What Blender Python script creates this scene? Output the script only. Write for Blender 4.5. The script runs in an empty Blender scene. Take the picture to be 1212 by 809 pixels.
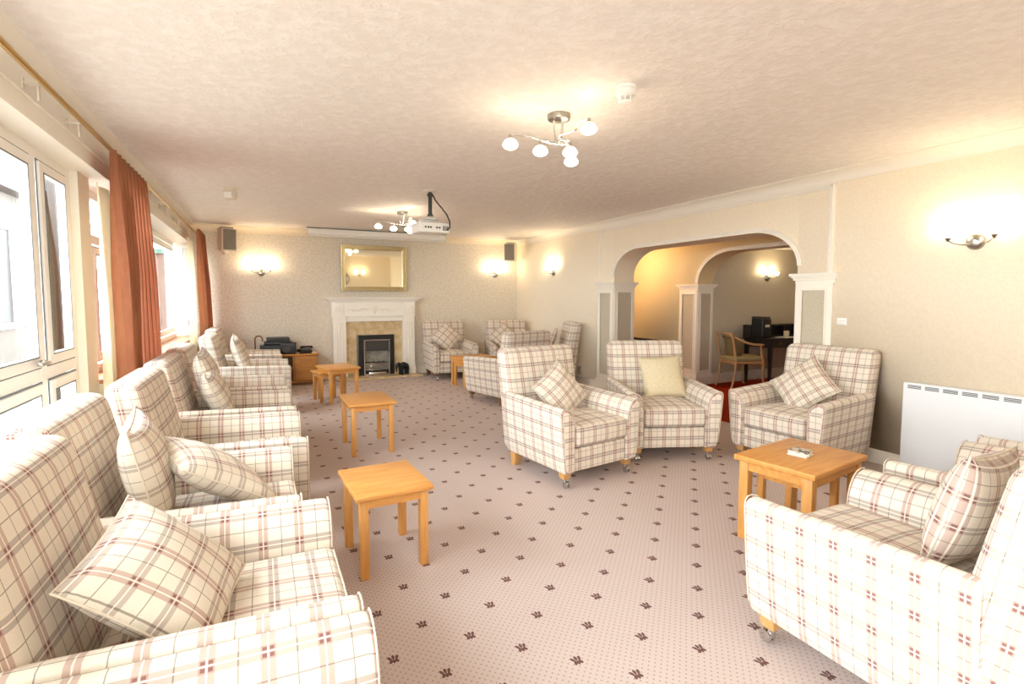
import bpy, bmesh, math, random
from mathutils import Vector, Matrix, Euler
random.seed(7)
S = bpy.context.scene
C = S.collection
PI = math.pi
def R(d): return math.radians(d)

# ------------------------------------------------------------------ room constants
XL, XW, YB, YR, ZC = -0.92, 4.525, 9.03, -2.0, 2.458
AY0, AY1, AZ, ASP = 3.16, 5.935, 2.015, 1.66      # arch in the right wall
X2, X3 = 6.065, 6.38                              # second arched wall
B0, B1, BZ = 3.05, 5.865, 2.03

# ------------------------------------------------------------------ material tools
class Ex:
    """small arithmetic wrapper over math nodes"""
    def __init__(s, nt, v): s.nt, s.v = nt, v
    def _op(s, op, *a):
        n = s.nt.nodes.new('ShaderNodeMath'); n.operation = op
        for i, x in enumerate((s,) + a):
            x = x.v if isinstance(x, Ex) else x
            if isinstance(x, (int, float)): n.inputs[i].default_value = x
            else: s.nt.links.new(x, n.inputs[i])
        return Ex(s.nt, n.outputs[0])
    def __add__(s, o): return s._op('ADD', o)
    def __sub__(s, o): return s._op('SUBTRACT', o)
    def __mul__(s, o): return s._op('MULTIPLY', o)
    def __truediv__(s, o): return s._op('DIVIDE', o)
    def fract(s): return s._op('FRACT')
    def abs(s): return s._op('ABSOLUTE')
    def lt(s, o): return s._op('LESS_THAN', o)
    def gt(s, o): return s._op('GREATER_THAN', o)
    def max(s, o): return s._op('MAXIMUM', o)
    def min(s, o): return s._op('MINIMUM', o)
    def sqrt(s): return s._op('SQRT')
    def smooth(s, a, b):
        n = s.nt.nodes.new('ShaderNodeMapRange'); n.interpolation_type = 'SMOOTHSTEP'
        s.nt.links.new(s.v, n.inputs[0])
        n.inputs[1].default_value = a; n.inputs[2].default_value = b
        n.inputs[3].default_value = 0; n.inputs[4].default_value = 1
        return Ex(s.nt, n.outputs[0])

def srgb(c):
    if isinstance(c, str):
        c = [int(c[i:i+2], 16) / 255 for i in (0, 2, 4)]
    return tuple((x / 12.92 if x <= .04045 else ((x + .055) / 1.055) ** 2.4) for x in c) + (1,)

def new_mat(name):
    m = bpy.data.materials.new(name); m.use_nodes = True
    nt = m.node_tree
    b = nt.nodes['Principled BSDF']
    return m, nt, b

def mixc(nt, fac, a, b):
    n = nt.nodes.new('ShaderNodeMix'); n.data_type = 'RGBA'
    def put(x, sock):
        if isinstance(x, Ex): x = x.v
        if isinstance(x, (tuple, list)): sock.default_value = x
        elif isinstance(x, (int, float)): sock.default_value = x
        else: nt.links.new(x, sock)
    put(fac, n.inputs[0]); put(a, n.inputs[6]); put(b, n.inputs[7])
    return n.outputs[2]

def coords(nt, kind='Object', scale=(1, 1, 1), rot=(0, 0, 0)):
    t = nt.nodes.new('ShaderNodeTexCoord'); mp = nt.nodes.new('ShaderNodeMapping')
    mp.inputs['Scale'].default_value = scale; mp.inputs['Rotation'].default_value = rot
    nt.links.new(t.outputs[kind], mp.inputs[0])
    return mp.outputs[0]

def noise(nt, vec, scale, detail=3, rough=.5):
    n = nt.nodes.new('ShaderNodeTexNoise')
    n.inputs['Scale'].default_value = scale; n.inputs['Detail'].default_value = detail
    n.inputs['Roughness'].default_value = rough
    nt.links.new(vec, n.inputs['Vector'])
    return n.outputs['Fac']

def bump(nt, b, h, strength=.3, dist=.01):
    n = nt.nodes.new('ShaderNodeBump'); n.inputs['Strength'].default_value = strength
    n.inputs['Distance'].default_value = dist
    nt.links.new(h.v if isinstance(h, Ex) else h, n.inputs['Height'])
    nt.links.new(n.outputs[0], b.inputs['Normal'])

def plain(name, col, rough=.5, metal=0., nscale=0, namt=.08, bstr=0, spec=None, coat=0):
    m, nt, b = new_mat(name)
    c = srgb(col)
    b.inputs['Roughness'].default_value = rough; b.inputs['Metallic'].default_value = metal
    if spec is not None: b.inputs['Specular IOR Level'].default_value = spec
    if coat: b.inputs['Coat Weight'].default_value = coat
    if nscale:
        f = noise(nt, coords(nt), nscale)
        d = tuple(x * (1 - namt * 2) for x in c[:3]) + (1,)
        nt.links.new(mixc(nt, Ex(nt, f).smooth(.3, .7), d, c), b.inputs['Base Color'])
        if bstr: bump(nt, b, f, bstr, .004)
    else:
        b.inputs['Base Color'].default_value = c
    return m

def emit(name, col, strength):
    m, nt, b = new_mat(name)
    b.inputs['Base Color'].default_value = srgb(col)
    b.inputs['Emission Color'].default_value = srgb(col)
    b.inputs['Emission Strength'].default_value = strength
    return m

def plaid(name, base, warm, grey, dark, P=.118):
    m, nt, b = new_mat(name)
    uv = nt.nodes.new('ShaderNodeUVMap'); sep = nt.nodes.new('ShaderNodeSeparateXYZ')
    nt.links.new(uv.outputs[0], sep.inputs[0])
    u, v = Ex(nt, sep.outputs[0]), Ex(nt, sep.outputs[1])
    def bands(w):
        d = ((w / P).fract() - .5).abs()            # 0 at the centre of a band group
        band = d.lt(.13); gap = d.lt(.016)
        edge = d.gt(.487)                           # thin line midway
        return band * (gap._op('MULTIPLY', -1.) + 1.), gap, edge, d
    bu, gu, eu, du = bands(u); bv, gv, ev, dv = bands(v)
    nz = noise(nt, uv.outputs[0], 260, 2)
    cream = mixc(nt, nz, tuple(x * .86 for x in srgb(base)[:3]) + (1,), srgb(base))
    c = mixc(nt, bv * .6, cream, srgb(grey))
    c = mixc(nt, bu * .58, c, srgb(warm))
    c = mixc(nt, eu.max(ev) * .68, c, srgb('6f6350'))
    c = mixc(nt, gu.max(gv) * .5, c, srgb('f0e8da'))
    nb = du.gt(.026) * du.lt(.1) * dv.gt(.026) * dv.lt(.1)
    c = mixc(nt, nb * .75, c, srgb(dark))
    nt.links.new(c, b.inputs['Base Color'])
    b.inputs['Roughness'].default_value = .95
    b.inputs['Specular IOR Level'].default_value = .15
    b.inputs['Sheen Weight'].default_value = .15
    bump(nt, b, noise(nt, uv.outputs[0], 420, 2), .25, .003)
    return m

def wood(name, c1, c2, scale=1., rough=.38, axis=0):
    m, nt, b = new_mat(name)
    st = [9, 9, 9]; st[axis] = 1.1
    vec = coords(nt, 'Object', tuple(s * scale for s in st))
    n1 = noise(nt, vec, 4, 5, .6)
    n2 = noise(nt, coords(nt, 'Object', tuple(s * scale * 6 for s in st)), 4, 3)
    f = Ex(nt, n1).smooth(.25, .75) * .75 + Ex(nt, n2) * .25
    nt.links.new(mixc(nt, f, srgb(c1), srgb(c2)), b.inputs['Base Color'])
    b.inputs['Roughness'].default_value = rough
    bump(nt, b, n2, .06, .002)
    return m

M = {}
M['plaid'] = plaid('plaid_fabric', 'e7dccb', 'a3766a', '8f7e76', '74443f')
M['plaid_cushion'] = plaid('plaid_cushion_fabric', 'e5dac8', 'a2766a', '9c897e', '74443f', .11)
M['piping'] = plain('piping', 'dfd3c0', .9, nscale=80, namt=.05)
M['beige'] = plain('beige_chenille', 'd9caa8', .95, nscale=90, namt=.08, bstr=.4)
M['oak'] = wood('oak', 'c07f3c', 'dca258', 1.)
M['oak_leg'] = wood('oak_leg', 'bf8140', 'd9a25b', 1., axis=2)
M['leg_wood'] = wood('leg_wood', 'b98448', 'd3a468', 1., axis=2)
M['leg_dark'] = wood('leg_dark', '6a4a2e', '84603e', 1., axis=2)
M['pine'] = wood('pine', 'a86c2e', 'c58a45', 1.)
M['chair_wood'] = wood('chair_wood', 'a5794c', 'bf9465', 1., axis=2)
M['chrome'] = plain('chrome', 'd8d8d8', .12, 1.)
M['steel'] = plain('steel', 'a9a49c', .3, 1.)
M['brass'] = plain('brass', 'b8934c', .3, 1.)
M['gold'] = plain('gold_frame', 'c4b48c', .33, .85, nscale=30, namt=.06)
M['black'] = plain('black', '161616', .4)
M['blackm'] = plain('black_matte', '101010', .7)
M['dark'] = plain('dark_grey', '3a3835', .5)
M['white'] = plain('white_paint', 'efe9dd', .45)
M['trim'] = plain('trim_paint', 'eee6d8', .45)
M['upvc'] = plain('white_upvc', 'f4f2ee', .3)
M['gasket'] = plain('gasket', '6a7074', .6)
M['heater'] = plain('heater_white', 'eef0f2', .35)
M['heat_slot'] = plain('heater_slot', '5f5f5c', .5)
M['plastic'] = plain('white_plastic', 'ece9e2', .4)
M['cream_plastic'] = plain('cream_plastic', 'd9d0bd', .45)
M['grille'] = plain('speaker_grille', '8f8679', .8, nscale=300, namt=.2)
def cloth(name, col, tr):
    m = plain(name, col, .9, nscale=14, namt=.05)
    nt = m.node_tree; b = nt.nodes['Principled BSDF']; out = nt.nodes['Material Output']
    t = nt.nodes.new('ShaderNodeBsdfTranslucent'); mx = nt.nodes.new('ShaderNodeMixShader')
    t.inputs[0].default_value = srgb(col); mx.inputs[0].default_value = tr
    nt.links.new(b.outputs[0], mx.inputs[1]); nt.links.new(t.outputs[0], mx.inputs[2]); nt.links.new(mx.outputs[0], out.inputs[0])
    return m
M['curtain'] = cloth('terracotta_curtain', 'd09878', .35)
M['lining'] = cloth('cream_lining', 'f5ead0', .5)
M['voile'] = plain('voile', '544b3b', .95)  # cream net; colour darkened so the strong daylight does not blow it out
M['mantel'] = plain('mantel_paint', 'f1ebe0', .4)
M['red'] = plain('red_carpet', '9a2f14', .98, nscale=120, namt=.15, bstr=.4, spec=.05)
M['grass'] = plain('outdoor_paving', '7c776d', .9, nscale=6, namt=.1)
M['teal'] = plain('teal_paint', '1d4a3e', .5)
M['orange'] = plain('terracotta_sill', 'c98d68', .5, nscale=20)
M['paper'] = plain('paper', 'e8e2d4', .8)
M['print'] = None
M['glow'] = emit('lamp_glass', 'fff2d6', 9)
M['coal'] = plain('coal', '55504a', .9, nscale=60, namt=.3, bstr=.5)
M['brown_cane'] = plain('cane_wood', '6d4326', .4)
M['upholstery'] = plain('olive_upholstery', 'a08d5f', .9, nscale=120)

def marble():
    m, nt, b = new_mat('beige_marble')
    v = coords(nt)
    n1 = noise(nt, v, 9, 6, .65); n2 = noise(nt, v, 40, 4)
    f = Ex(nt, n1).smooth(.35, .65) * .7 + Ex(nt, n2) * .3
    nt.links.new(mixc(nt, f, srgb('c0a477'), srgb('dfcaa4')), b.inputs['Base Color'])
    b.inputs['Roughness'].default_value = .25
    return m
M['marble'] = marble()

def wallpaper(name, c1, c2, scale, fs, kind='leaf'):
    m, nt, b = new_mat(name)
    v = coords(nt)
    n1 = noise(nt, v, scale, 2, .5)
    f = Ex(nt, n1).smooth(.42, .58)
    nt.links.new(mixc(nt, f * fs, srgb(c2), srgb(c1)), b.inputs['Base Color'])
    b.inputs['Roughness'].default_value = .8
    b.inputs['Specular IOR Level'].default_value = .2
    bump(nt, b, n1, .15, .003)
    return m
M['wall_back'] = wallpaper('leaf_wallpaper', 'd6ccba', 'e3dacb', 36, .9)
M['wall'] = wallpaper('plain_wallpaper', 'eadbc2', 'efe1ca', 60, .7)
M['corridor'] = wallpaper('corridor_wallpaper', 'd3bd92', 'dcc79e', 60, .7)
M['panel'] = wallpaper('panel_wallpaper', 'b8ad98', 'c6bba6', 90, .8)

def ceiling_mat():
    m, nt, b = new_mat('artex_ceiling')
    v = coords(nt)
    n1 = noise(nt, v, 16, 4, .6); n2 = noise(nt, v, 55, 3, .6)
    h = Ex(nt, n1).smooth(.35, .7) * .75 + Ex(nt, n2) * .45
    nt.links.new(mixc(nt, h, srgb('ece4de'), srgb('f6f0ec')), b.inputs['Base Color'])
    b.inputs['Roughness'].default_value = .7
    bump(nt, b, h, .34, .013)
    return m
M['ceiling'] = ceiling_mat()

def carpet_mat():
    m, nt, b = new_mat('sprig_carpet')
    sep = nt.nodes.new('ShaderNodeSeparateXYZ')
    t = nt.nodes.new('ShaderNodeTexCoord'); nt.links.new(t.outputs['Object'], sep.inputs[0])
    x, y = Ex(nt, sep.outputs[0]), Ex(nt, sep.outputs[1])
    P = .1545 * 2
    ms = None
    for ox, oy in ((0, 0), (.5, .5)):
        dx = (((x - 1.491) / P + (.5 + ox + 20)).fract() - .5) * P
        dy = (((y - 1.391) / P + (.5 + oy + 20)).fract() - .5) * P
        for cx, cy, rx, ry, a in ((-.014, .008, .0058, .012, .35), (0, .011, .0055, .013, 0), (.014, .008, .0058, .012, -.35),
                                  (-.011, -.011, .0065, .011, -.45), (.011, -.011, .0065, .011, .45), (0, -.013, .005, .011, 0)):
            ca, sa = math.cos(a), math.sin(a)
            ex = ((dx - cx) * ca + (dy - cy) * sa) / rx
            ey = ((dy - cy) * ca - (dx - cx) * sa) / ry
            k = (ex * ex + ey * ey).lt(1.)
            ms = k if ms is None else ms.max(k)
    Q = .1545 / 5
    pd = None
    for o in (0, .5):
        fx = ((x / Q + (20 + o)).fract() - .5); fy = ((y / Q + (20 + o)).fract() - .5)
        k = (fx * fx + fy * fy).lt(.016)
        pd = k if pd is None else pd.max(k)
    v = coords(nt)
    n = noise(nt, v, 380, 2); n2 = noise(nt, v, 1.3, 3)
    c = mixc(nt, n, srgb('bdaca4'), srgb('d1c2bb'))
    c = mixc(nt, Ex(nt, n2).smooth(.45, .75) * .18, c, srgb('a8948a'))
    c = mixc(nt, pd * .5, c, srgb('8a6257'))
    c = mixc(nt, ms * .9, c, srgb('5c352f'))
    nt.links.new(c, b.inputs['Base Color'])
    b.inputs['Roughness'].default_value = 1.; b.inputs['Specular IOR Level'].default_value = .05
    bump(nt, b, n, .4, .004)
    return m
M['carpet'] = carpet_mat()

def brick_mat():
    m, nt, b = new_mat('red_brick')
    br = nt.nodes.new('ShaderNodeTexBrick')
    br.inputs['Scale'].default_value = 1.
    br.inputs['Brick Width'].default_value = .22; br.inputs['Row Height'].default_value = .075
    br.inputs['Mortar Size'].default_value = .008
    br.inputs['Color1'].default_value = srgb('4c221a'); br.inputs['Color2'].default_value = srgb('582c22')
    br.inputs['Mortar'].default_value = srgb('5c544d')
    nt.links.new(coords(nt, 'Object', (1, 1, 1), (PI/2, 0, 0)), br.inputs['Vector'])
    nt.links.new(br.outputs['Color'], b.inputs['Base Color']); b.inputs['Roughness'].default_value = .9
    return m
M['brick'] = brick_mat()

def glass_mat():
    m = bpy.data.materials.new('window_glass'); m.use_nodes = True
    nt = m.node_tree; nt.nodes.clear()
    o = nt.nodes.new('ShaderNodeOutputMaterial'); mx = nt.nodes.new('ShaderNodeMixShader')
    tr = nt.nodes.new('ShaderNodeBsdfTransparent'); gl = nt.nodes.new('ShaderNodeBsdfGlossy')
    gl.inputs['Roughness'].default_value = .02
    tr.inputs['Color'].default_value = (.97, .98, .97, 1)
    fr = nt.nodes.new('ShaderNodeLayerWeight'); fr.inputs[0].default_value = .5
    k = Ex(nt, fr.outputs['Facing'])._op('POWER', 5.) * .45 + .03
    nt.links.new(k.v, mx.inputs[0]); nt.links.new(tr.outputs[0], mx.inputs[1]); nt.links.new(gl.outputs[0], mx.inputs[2])
    nt.links.new(mx.outputs[0], o.inputs[0])
    return m
M['glass'] = glass_mat()
M['mirror'] = plain('mirror_glass', 'd9d6c4', .03, 1.)

def coaster_mat():
    m, nt, b = new_mat('coaster_print')
    n = noise(nt, coords(nt), 38, 4, .7)
    nt.links.new(mixc(nt, Ex(nt, n).smooth(.44, .54), srgb('3b3330'), srgb('d9d0c0')), b.inputs['Base Color'])
    b.inputs['Roughness'].default_value = .3
    return m
M['print'] = coaster_mat()

# ------------------------------------------------------------------ mesh tools
def obj(name, bm, mat, parent=None, loc=None, rot=None, smooth=True, angle=38):
    if smooth:
        bm.normal_update()
        ca = math.radians(angle)
        for f in bm.faces: f.smooth = True
        for e in bm.edges:
            if len(e.link_faces) == 2 and e.calc_face_angle(0) > ca: e.smooth = False
    me = bpy.data.meshes.new(name); bm.to_mesh(me); bm.free()
    o = bpy.data.objects.new(name, me); C.objects.link(o)
    me.materials.append(mat)
    if parent is not None: o.parent = parent
    if loc is not None: o.location = loc
    if rot is not None: o.rotation_euler = rot
    return o

def tag(o, label, cat, group=None):
    o['label'] = label; o['category'] = cat
    if group: o['group'] = group
    return o

def thing(name, label, cat, loc=(0, 0, 0), rz=0, group=None):
    o = bpy.data.objects.new(name, None); C.objects.link(o)
    o.empty_display_size = .1
    o.location = loc; o.rotation_euler = (0, 0, rz)
    return tag(o, label, cat, group)

def struct(name, bm, mat, parent=None, **k):
    o = obj(name, bm, mat, parent, **k)
    if parent is None: o['kind'] = 'structure'
    return o

def struct_empty(name, loc=(0, 0, 0)):
    o = bpy.data.objects.new(name, None); C.objects.link(o); o.location = loc
    o['kind'] = 'structure'
    return o

def dup(root, loc, rz=None, label=None, group=None, rot=None):
    r = root.copy(); C.objects.link(r); r.location = loc
    if rz is not None: r.rotation_euler = (0, 0, rz)
    if rot is not None: r.rotation_euler = rot
    if label: r['label'] = label
    if group: r['group'] = group
    for ch in list(root.children):
        c = ch.copy(); C.objects.link(c); c.parent = r
        for g in list(ch.children):
            d = g.copy(); C.objects.link(d); d.parent = c
    return r

def BM(): return bmesh.new()

def box(bm, x0, x1, y0, y1, z0, z1, bev=0, seg=2, M4=None):
    r = bmesh.ops.create_cube(bm, size=1)
    vs = r['verts']
    for v in vs:
        v.co = Vector(((x0+x1)/2 + v.co.x*(x1-x0), (y0+y1)/2 + v.co.y*(y1-y0), (z0+z1)/2 + v.co.z*(z1-z0)))
    if M4 is not None:
        for v in vs: v.co = M4 @ v.co
    if bev:
        es = list({e for v in vs for e in v.link_edges})
        bmesh.ops.bevel(bm, geom=es, offset=bev, segments=seg, affect='EDGES', profile=.5)
    return bm

def bx(*a, **k): return box(BM(), *a, **k)

def taper_box(bm, cx, cy, z0, z1, a0, b0, a1, b1, dx=0, dy=0, bev=0):
    """frustum: half sizes a0,b0 at z0, a1,b1 at z1 (shifted by dx,dy)"""
    r = bmesh.ops.create_cube(bm, size=1); vs = r['verts']
    for v in vs:
        t = v.co.z > 0
        v.co = Vector((cx + v.co.x*2*(a1 if t else a0) + (dx if t else 0), cy + v.co.y*2*(b1 if t else b0) + (dy if t else 0), z1 if t else z0))
    if bev:
        es = list({e for v in vs for e in v.link_edges})
        bmesh.ops.bevel(bm, geom=es, offset=bev, segments=2, affect='EDGES')
    return bm

def tube(bm, pts, r, seg=8, closed=False, caps=True):
    pts = [Vector(p) for p in pts]; n = len(pts)
    rs = r if isinstance(r, (list, tuple)) else [r]*n
    rings = []; prev = None
    for i, p in enumerate(pts):
        if closed: t = pts[(i+1) % n] - pts[i-1]
        else: t = pts[min(i+1, n-1)] - pts[max(i-1, 0)]
        if t.length < 1e-9: t = Vector((0, 0, 1))
        t.normalize()
        if prev is None:
            a = Vector((0, 0, 1)) if abs(t.z) < .9 else Vector((1, 0, 0))
            u = t.cross(a).normalized()
        else:
            u = prev - t * prev.dot(t)
            u = u.normalized() if u.length > 1e-6 else t.orthogonal().normalized()
        prev = u; w = t.cross(u)
        rings.append([bm.verts.new(p + (u*math.cos(2*PI*k/seg) + w*math.sin(2*PI*k/seg))*rs[i]) for k in range(seg)])
    m = n if closed else n-1
    for i in range(m):
        a, b = rings[i], rings[(i+1) % n]
        for k in range(seg):
            bm.faces.new((a[k], a[(k+1) % seg], b[(k+1) % seg], b[k]))
    if caps and not closed:
        bm.faces.new(rings[0][::-1]); bm.faces.new(rings[-1])
    bmesh.ops.recalc_face_normals(bm, faces=bm.faces[:])
    return bm

def lathe(bm, prof, seg=24, M4=None, cap=True):
    """prof: list of (r,z)"""
    rings = []
    for r, z in prof:
        ring = []
        for k in range(seg):
            p = Vector((r*math.cos(2*PI*k/seg), r*math.sin(2*PI*k/seg), z))
            if M4 is not None: p = M4 @ p
            ring.append(bm.verts.new(p))
        rings.append(ring)
    fs = []
    for i in range(len(rings)-1):
        for k in range(seg):
            fs.append(bm.faces.new((rings[i][k], rings[i][(k+1) % seg], rings[i+1][(k+1) % seg], rings[i+1][k])))
    if cap:
        if prof[0][0] > 1e-6: fs.append(bm.faces.new(rings[0][::-1]))
        if prof[-1][0] > 1e-6: fs.append(bm.faces.new(rings[-1]))
    bmesh.ops.remove_doubles(bm, verts=[v for r in rings for v in r], dist=1e-6)
    bmesh.ops.recalc_face_normals(bm, faces=bm.faces[:])
    return bm

def prism(bm, poly, axis, a, b):
    """poly 2D points extruded along axis between a and b. axis 'x': poly=(y,z); 'y': poly=(x,z); 'z': poly=(x,y)"""
    def P(p, t):
        return {'x': (t, p[0], p[1]), 'y': (p[0], t, p[1]), 'z': (p[0], p[1], t)}[axis]
    A = [bm.verts.new(P(p, a)) for p in poly]; B = [bm.verts.new(P(p, b)) for p in poly]
    n = len(poly)
    fs = [bm.faces.new(A), bm.faces.new(B[::-1])]
    for i in range(n): fs.append(bm.faces.new((A[i], B[i], B[(i+1) % n], A[(i+1) % n])))
    bmesh.ops.recalc_face_normals(bm, faces=fs)
    return bm

def frame_box(bm, axis, t0, t1, u0, u1, v0, v1, w, bev=0):
    """rectangular frame: plane normal to axis. axis 'x': u=y v=z; 'y': u=x v=z"""
    def b(ua, ub, va, vb):
        if axis == 'x': box(bm, t0, t1, ua, ub, va, vb, bev)
        else: box(bm, ua, ub, t0, t1, va, vb, bev)
    b(u0, u0+w, v0, v1); b(u1-w, u1, v0, v1); b(u0+w, u1-w, v0, v0+w); b(u0+w, u1-w, v1-w, v1)
    return bm

def samples(h, r, n):
    h0 = h - r
    a = [-h, -h + r*.12, -h + r*.35, -h + r*.65, -h0]
    for i in range(1, n): a.append(-h0 + 2*h0*i/n)
    a += [h0, h - r*.65, h - r*.35, h - r*.12, h]
    return a

def soft_box(hx, hy, hz, r, n=4, fn=None, bulge=(0, 0, 0), uvoff=(0, 0)):
    """rounded box with box-projected, continuous UVs in metres; fn deforms the final position"""
    bm = BM(); uvl = bm.loops.layers.uv.new('UVMap')
    r = min(r, hx*.99, hy*.99, hz*.99)
    H = (hx, hy, hz)
    sm = [samples(h, r, n) for h in H]
    cache = {}
    def vert(i, j, k):
        key = (i, j, k)
        if key not in cache:
            p = Vector((sm[0][i], sm[1][j], sm[2][k]))
            q = Vector([max(-(H[a]-r), min(H[a]-r, p[a])) for a in range(3)])
            d = p - q
            o = q + (d.normalized()*r if d.length > 1e-9 else d)
            for a in range(3):
                if bulge[a]:
                    b, c = (a+1) % 3, (a+2) % 3
                    o[a] += (p[a]/H[a]) * bulge[a] * max(0, 1-(p[b]/H[b])**2) * max(0, 1-(p[c]/H[c])**2)
            if fn: o = fn(o)
            cache[key] = bm.verts.new(o)
        return cache[key]
    N = [len(s) for s in sm]
    for ax in range(3):
        b, c = (ax+1) % 3, (ax+2) % 3
        for side in (0, N[ax]-1):
            for i in range(N[b]-1):
                for j in range(N[c]-1):
                    idx = []
                    for (p, q) in ((i, j), (i+1, j), (i+1, j+1), (i, j+1)):
                        k = [0, 0, 0]; k[ax] = side; k[b] = p; k[c] = q; idx.append(tuple(k))
                    if side == 0: idx = idx[::-1]
                    f = bm.faces.new([vert(*k) for k in idx])
                    for lp, k in zip(f.loops, idx):
                        X, Y, Z = sm[0][k[0]], sm[1][k[1]], sm[2][k[2]]
                        if ax == 0: uv = (Y + hx + hy, Z)
                        elif ax == 1: uv = (X, Z)
                        else: uv = (X, (Y + hy + hz) if side else -(Y + hy + hz))
                        lp[uvl].uv = (uv[0] + uvoff[0], uv[1] + uvoff[1])
    bm.normal_update()
    return bm

def loft(sections, profiles_uv=None, uvoff=(0, 0), capfn=None):
    """sections: list of (y, [(x,z)...]) closed loops with equal counts; UV = (y, arclength)"""
    bm = BM(); uvl = bm.loops.layers.uv.new('UVMap')
    rings = [[bm.verts.new((x, y, z)) for x, z in pr] for y, pr in sections]
    n = len(rings[0])
    base = max(sections, key=lambda s: max(p[1] for p in s[1]) - min(p[1] for p in s[1]))[1]
    arc = [0]
    for i in range(n):
        a, b = base[i], base[(i+1) % n]
        arc.append(arc[-1] + math.hypot(a[0]-b[0], a[1]-b[1]))
    for s in range(len(rings)-1):
        for k in range(n):
            k2 = (k+1) % n
            f = bm.faces.new((rings[s][k], rings[s][k2], rings[s+1][k2], rings[s+1][k]))
            ys = (sections[s][0], sections[s][0], sections[s+1][0], sections[s+1][0])
            ar = (arc[k], arc[k+1], arc[k+1], arc[k])
            for lp, yy, aa in zip(f.loops, ys, ar): lp[uvl].uv = (yy + uvoff[0], aa + uvoff[1])
    for ring in (rings[0], rings[-1]):
        f = bm.faces.new(ring)
        for lp in f.loops: lp[uvl].uv = (lp.vert.co.x + uvoff[0], lp.vert.co.z + uvoff[1])
        bmesh.ops.triangulate(bm, faces=[f])
    bmesh.ops.recalc_face_normals(bm, faces=bm.faces[:])
    return bm

# ------------------------------------------------------------------ armchair
ARM = [(.262, .115), (.262, .30), (.262, .44), (.266, .485), (.279, .525), (.300, .558), (.328, .580), (.358, .590),
       (.384, .588), (.399, .574), (.402, .552), (.398, .50), (.388, .38), (.374, .25), (.362, .16), (.352, .122), (.338, .112)]

def arm_section(side, y, sc=1., dz=0., inset=0.):
    cx = .325
    out = []
    for x, z in ARM:
        zz = z if z < .2 else z + dz*(z-.2)/.39
        if z < .2: zz = z + inset*1.2
        x2 = cx + (x-cx)*sc
        if zz > .5: zz -= inset
        out.append((side*x2, zz))
    return out

def make_chair(name, label, dark_legs=False, high=0.):
    t = thing(name, label, 'armchair')
    P = M['plaid']
    for s in (-1, 1):
        secs = [(-.432, arm_section(s, 0, .72, -.012, .022)), (-.43, arm_section(s, 0, .84, -.010, .011)), (-.422, arm_section(s, 0, .95, -.008, .004)),
                (-.408, arm_section(s, 0, 1., -.006)), (-.25, arm_section(s, 0, 1., 0)), (0, arm_section(s, 0, 1., .008)),
                (.20, arm_section(s, 0, 1., .016)), (.30, arm_section(s, 0, 1., .018)), (.305, arm_section(s, 0, .9, .01, .01))]
        a = obj('arm', loft(secs, uvoff=(.02, .03 if s > 0 else .05)), P, t, angle=60)
        pts = [(s*x, -.4255, z - .004) for x, z in [(.325+(q[0]-.325)*.96, q[1]) for q in ARM[2:15]]]
        obj('piping', tube(BM(), pts, .0026, 6), M['piping'], a)
    # backrest
    hb = .412 + high/2
    def fb(o):
        z = o.z + hb                       # 0..2hb
        k = z/(2*hb)
        x = o.x * (1. + .03*k) 
        y = o.y * (1.12 - .3*k) + .275 + .115*k + .02*k*k
        if o.y < 0: y -= .022*math.sin(PI*min(1, k*1.05))*max(0, 1-(o.x/.36)**2)
        return Vector((x, y, z + .118))
    obj('backrest', soft_box(.358, .095, hb, .058, 5, fb, uvoff=(.05, .02)), P, t, angle=60)
    # seat cushion, front rail
    def fs(o):
        return Vector((o.x, o.y - .117, o.z + .372))
    sc = obj('seat_cushion', soft_box(.258, .315, .078, .032, 5, fs, bulge=(0, .008, .022), uvoff=(.03, .01)), P, t, angle=60)
    pts = []
    for (cx, cy, a0) in ((.228, -.400, 0), (-.228, -.400, 90)):
        pass
    pl = [(-.25, .15, .442), (-.25, -.40, .440), (-.225, -.427, .440), (.225, -.427, .440), (.25, -.40, .440), (.25, .15, .442)]
    obj('piping', tube(BM(), pl, .0028, 6), M['piping'], sc)
    obj('front_rail', soft_box(.262, .325, .084, .018, 3, lambda o: Vector((o.x, o.y - .083, o.z + .199)), uvoff=(.03, .06)), P, t, angle=60)
    lm = M['leg_dark'] if dark_legs else M['leg_wood']
    for s in (-1, 1):
        lg = obj('leg', taper_box(BM(), s*.305, -.36, .068, .13, .028, .028, .038, .036, bev=.003), lm, t)
        b = BM()
        lathe(b, [(.012, .066), (.016, .07), (.016, .05), (.009, .047), (.009, .035)], 12, Matrix.Translation((s*.305, -.36, 0)))
        for q in (-1, 1):                   # twin wheels and the hood
            mw = Matrix.Translation((s*.305 + q*.011, -.378, .0255)) @ Matrix.Rotation(PI/2, 4, 'Y')
            lathe(b, [(.010, -.006), (.024, -.007), (.0255, -.003), (.0255, .003), (.024, .007), (.010, .006)], 16, mw)
        box(b, s*.305-.006, s*.305+.006, -.395, -.352, .022, .048, .003)
        obj('caster', b, M['chrome'], lg)
        obj('leg', taper_box(BM(), s*.30, .27, 0, .13, .026, .026, .042, .042, dx=-s*0, dy=-.02, bev=.003), lm, t)
    return t

CH = []
def chair(x, y, rz, label, group, src=None, first=False):
    if first:
        o = src; o.location = (x, y, 0); o.rotation_euler = (0, 0, R(rz)); o['group'] = group; o['label'] = label
    else:
        o = dup(src, (x, y, 0), R(rz), label, group)
    CH.append(o)
    return Matrix.Translation((x, y, 0)) @ Matrix.Rotation(R(rz), 4, 'Z')

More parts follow.
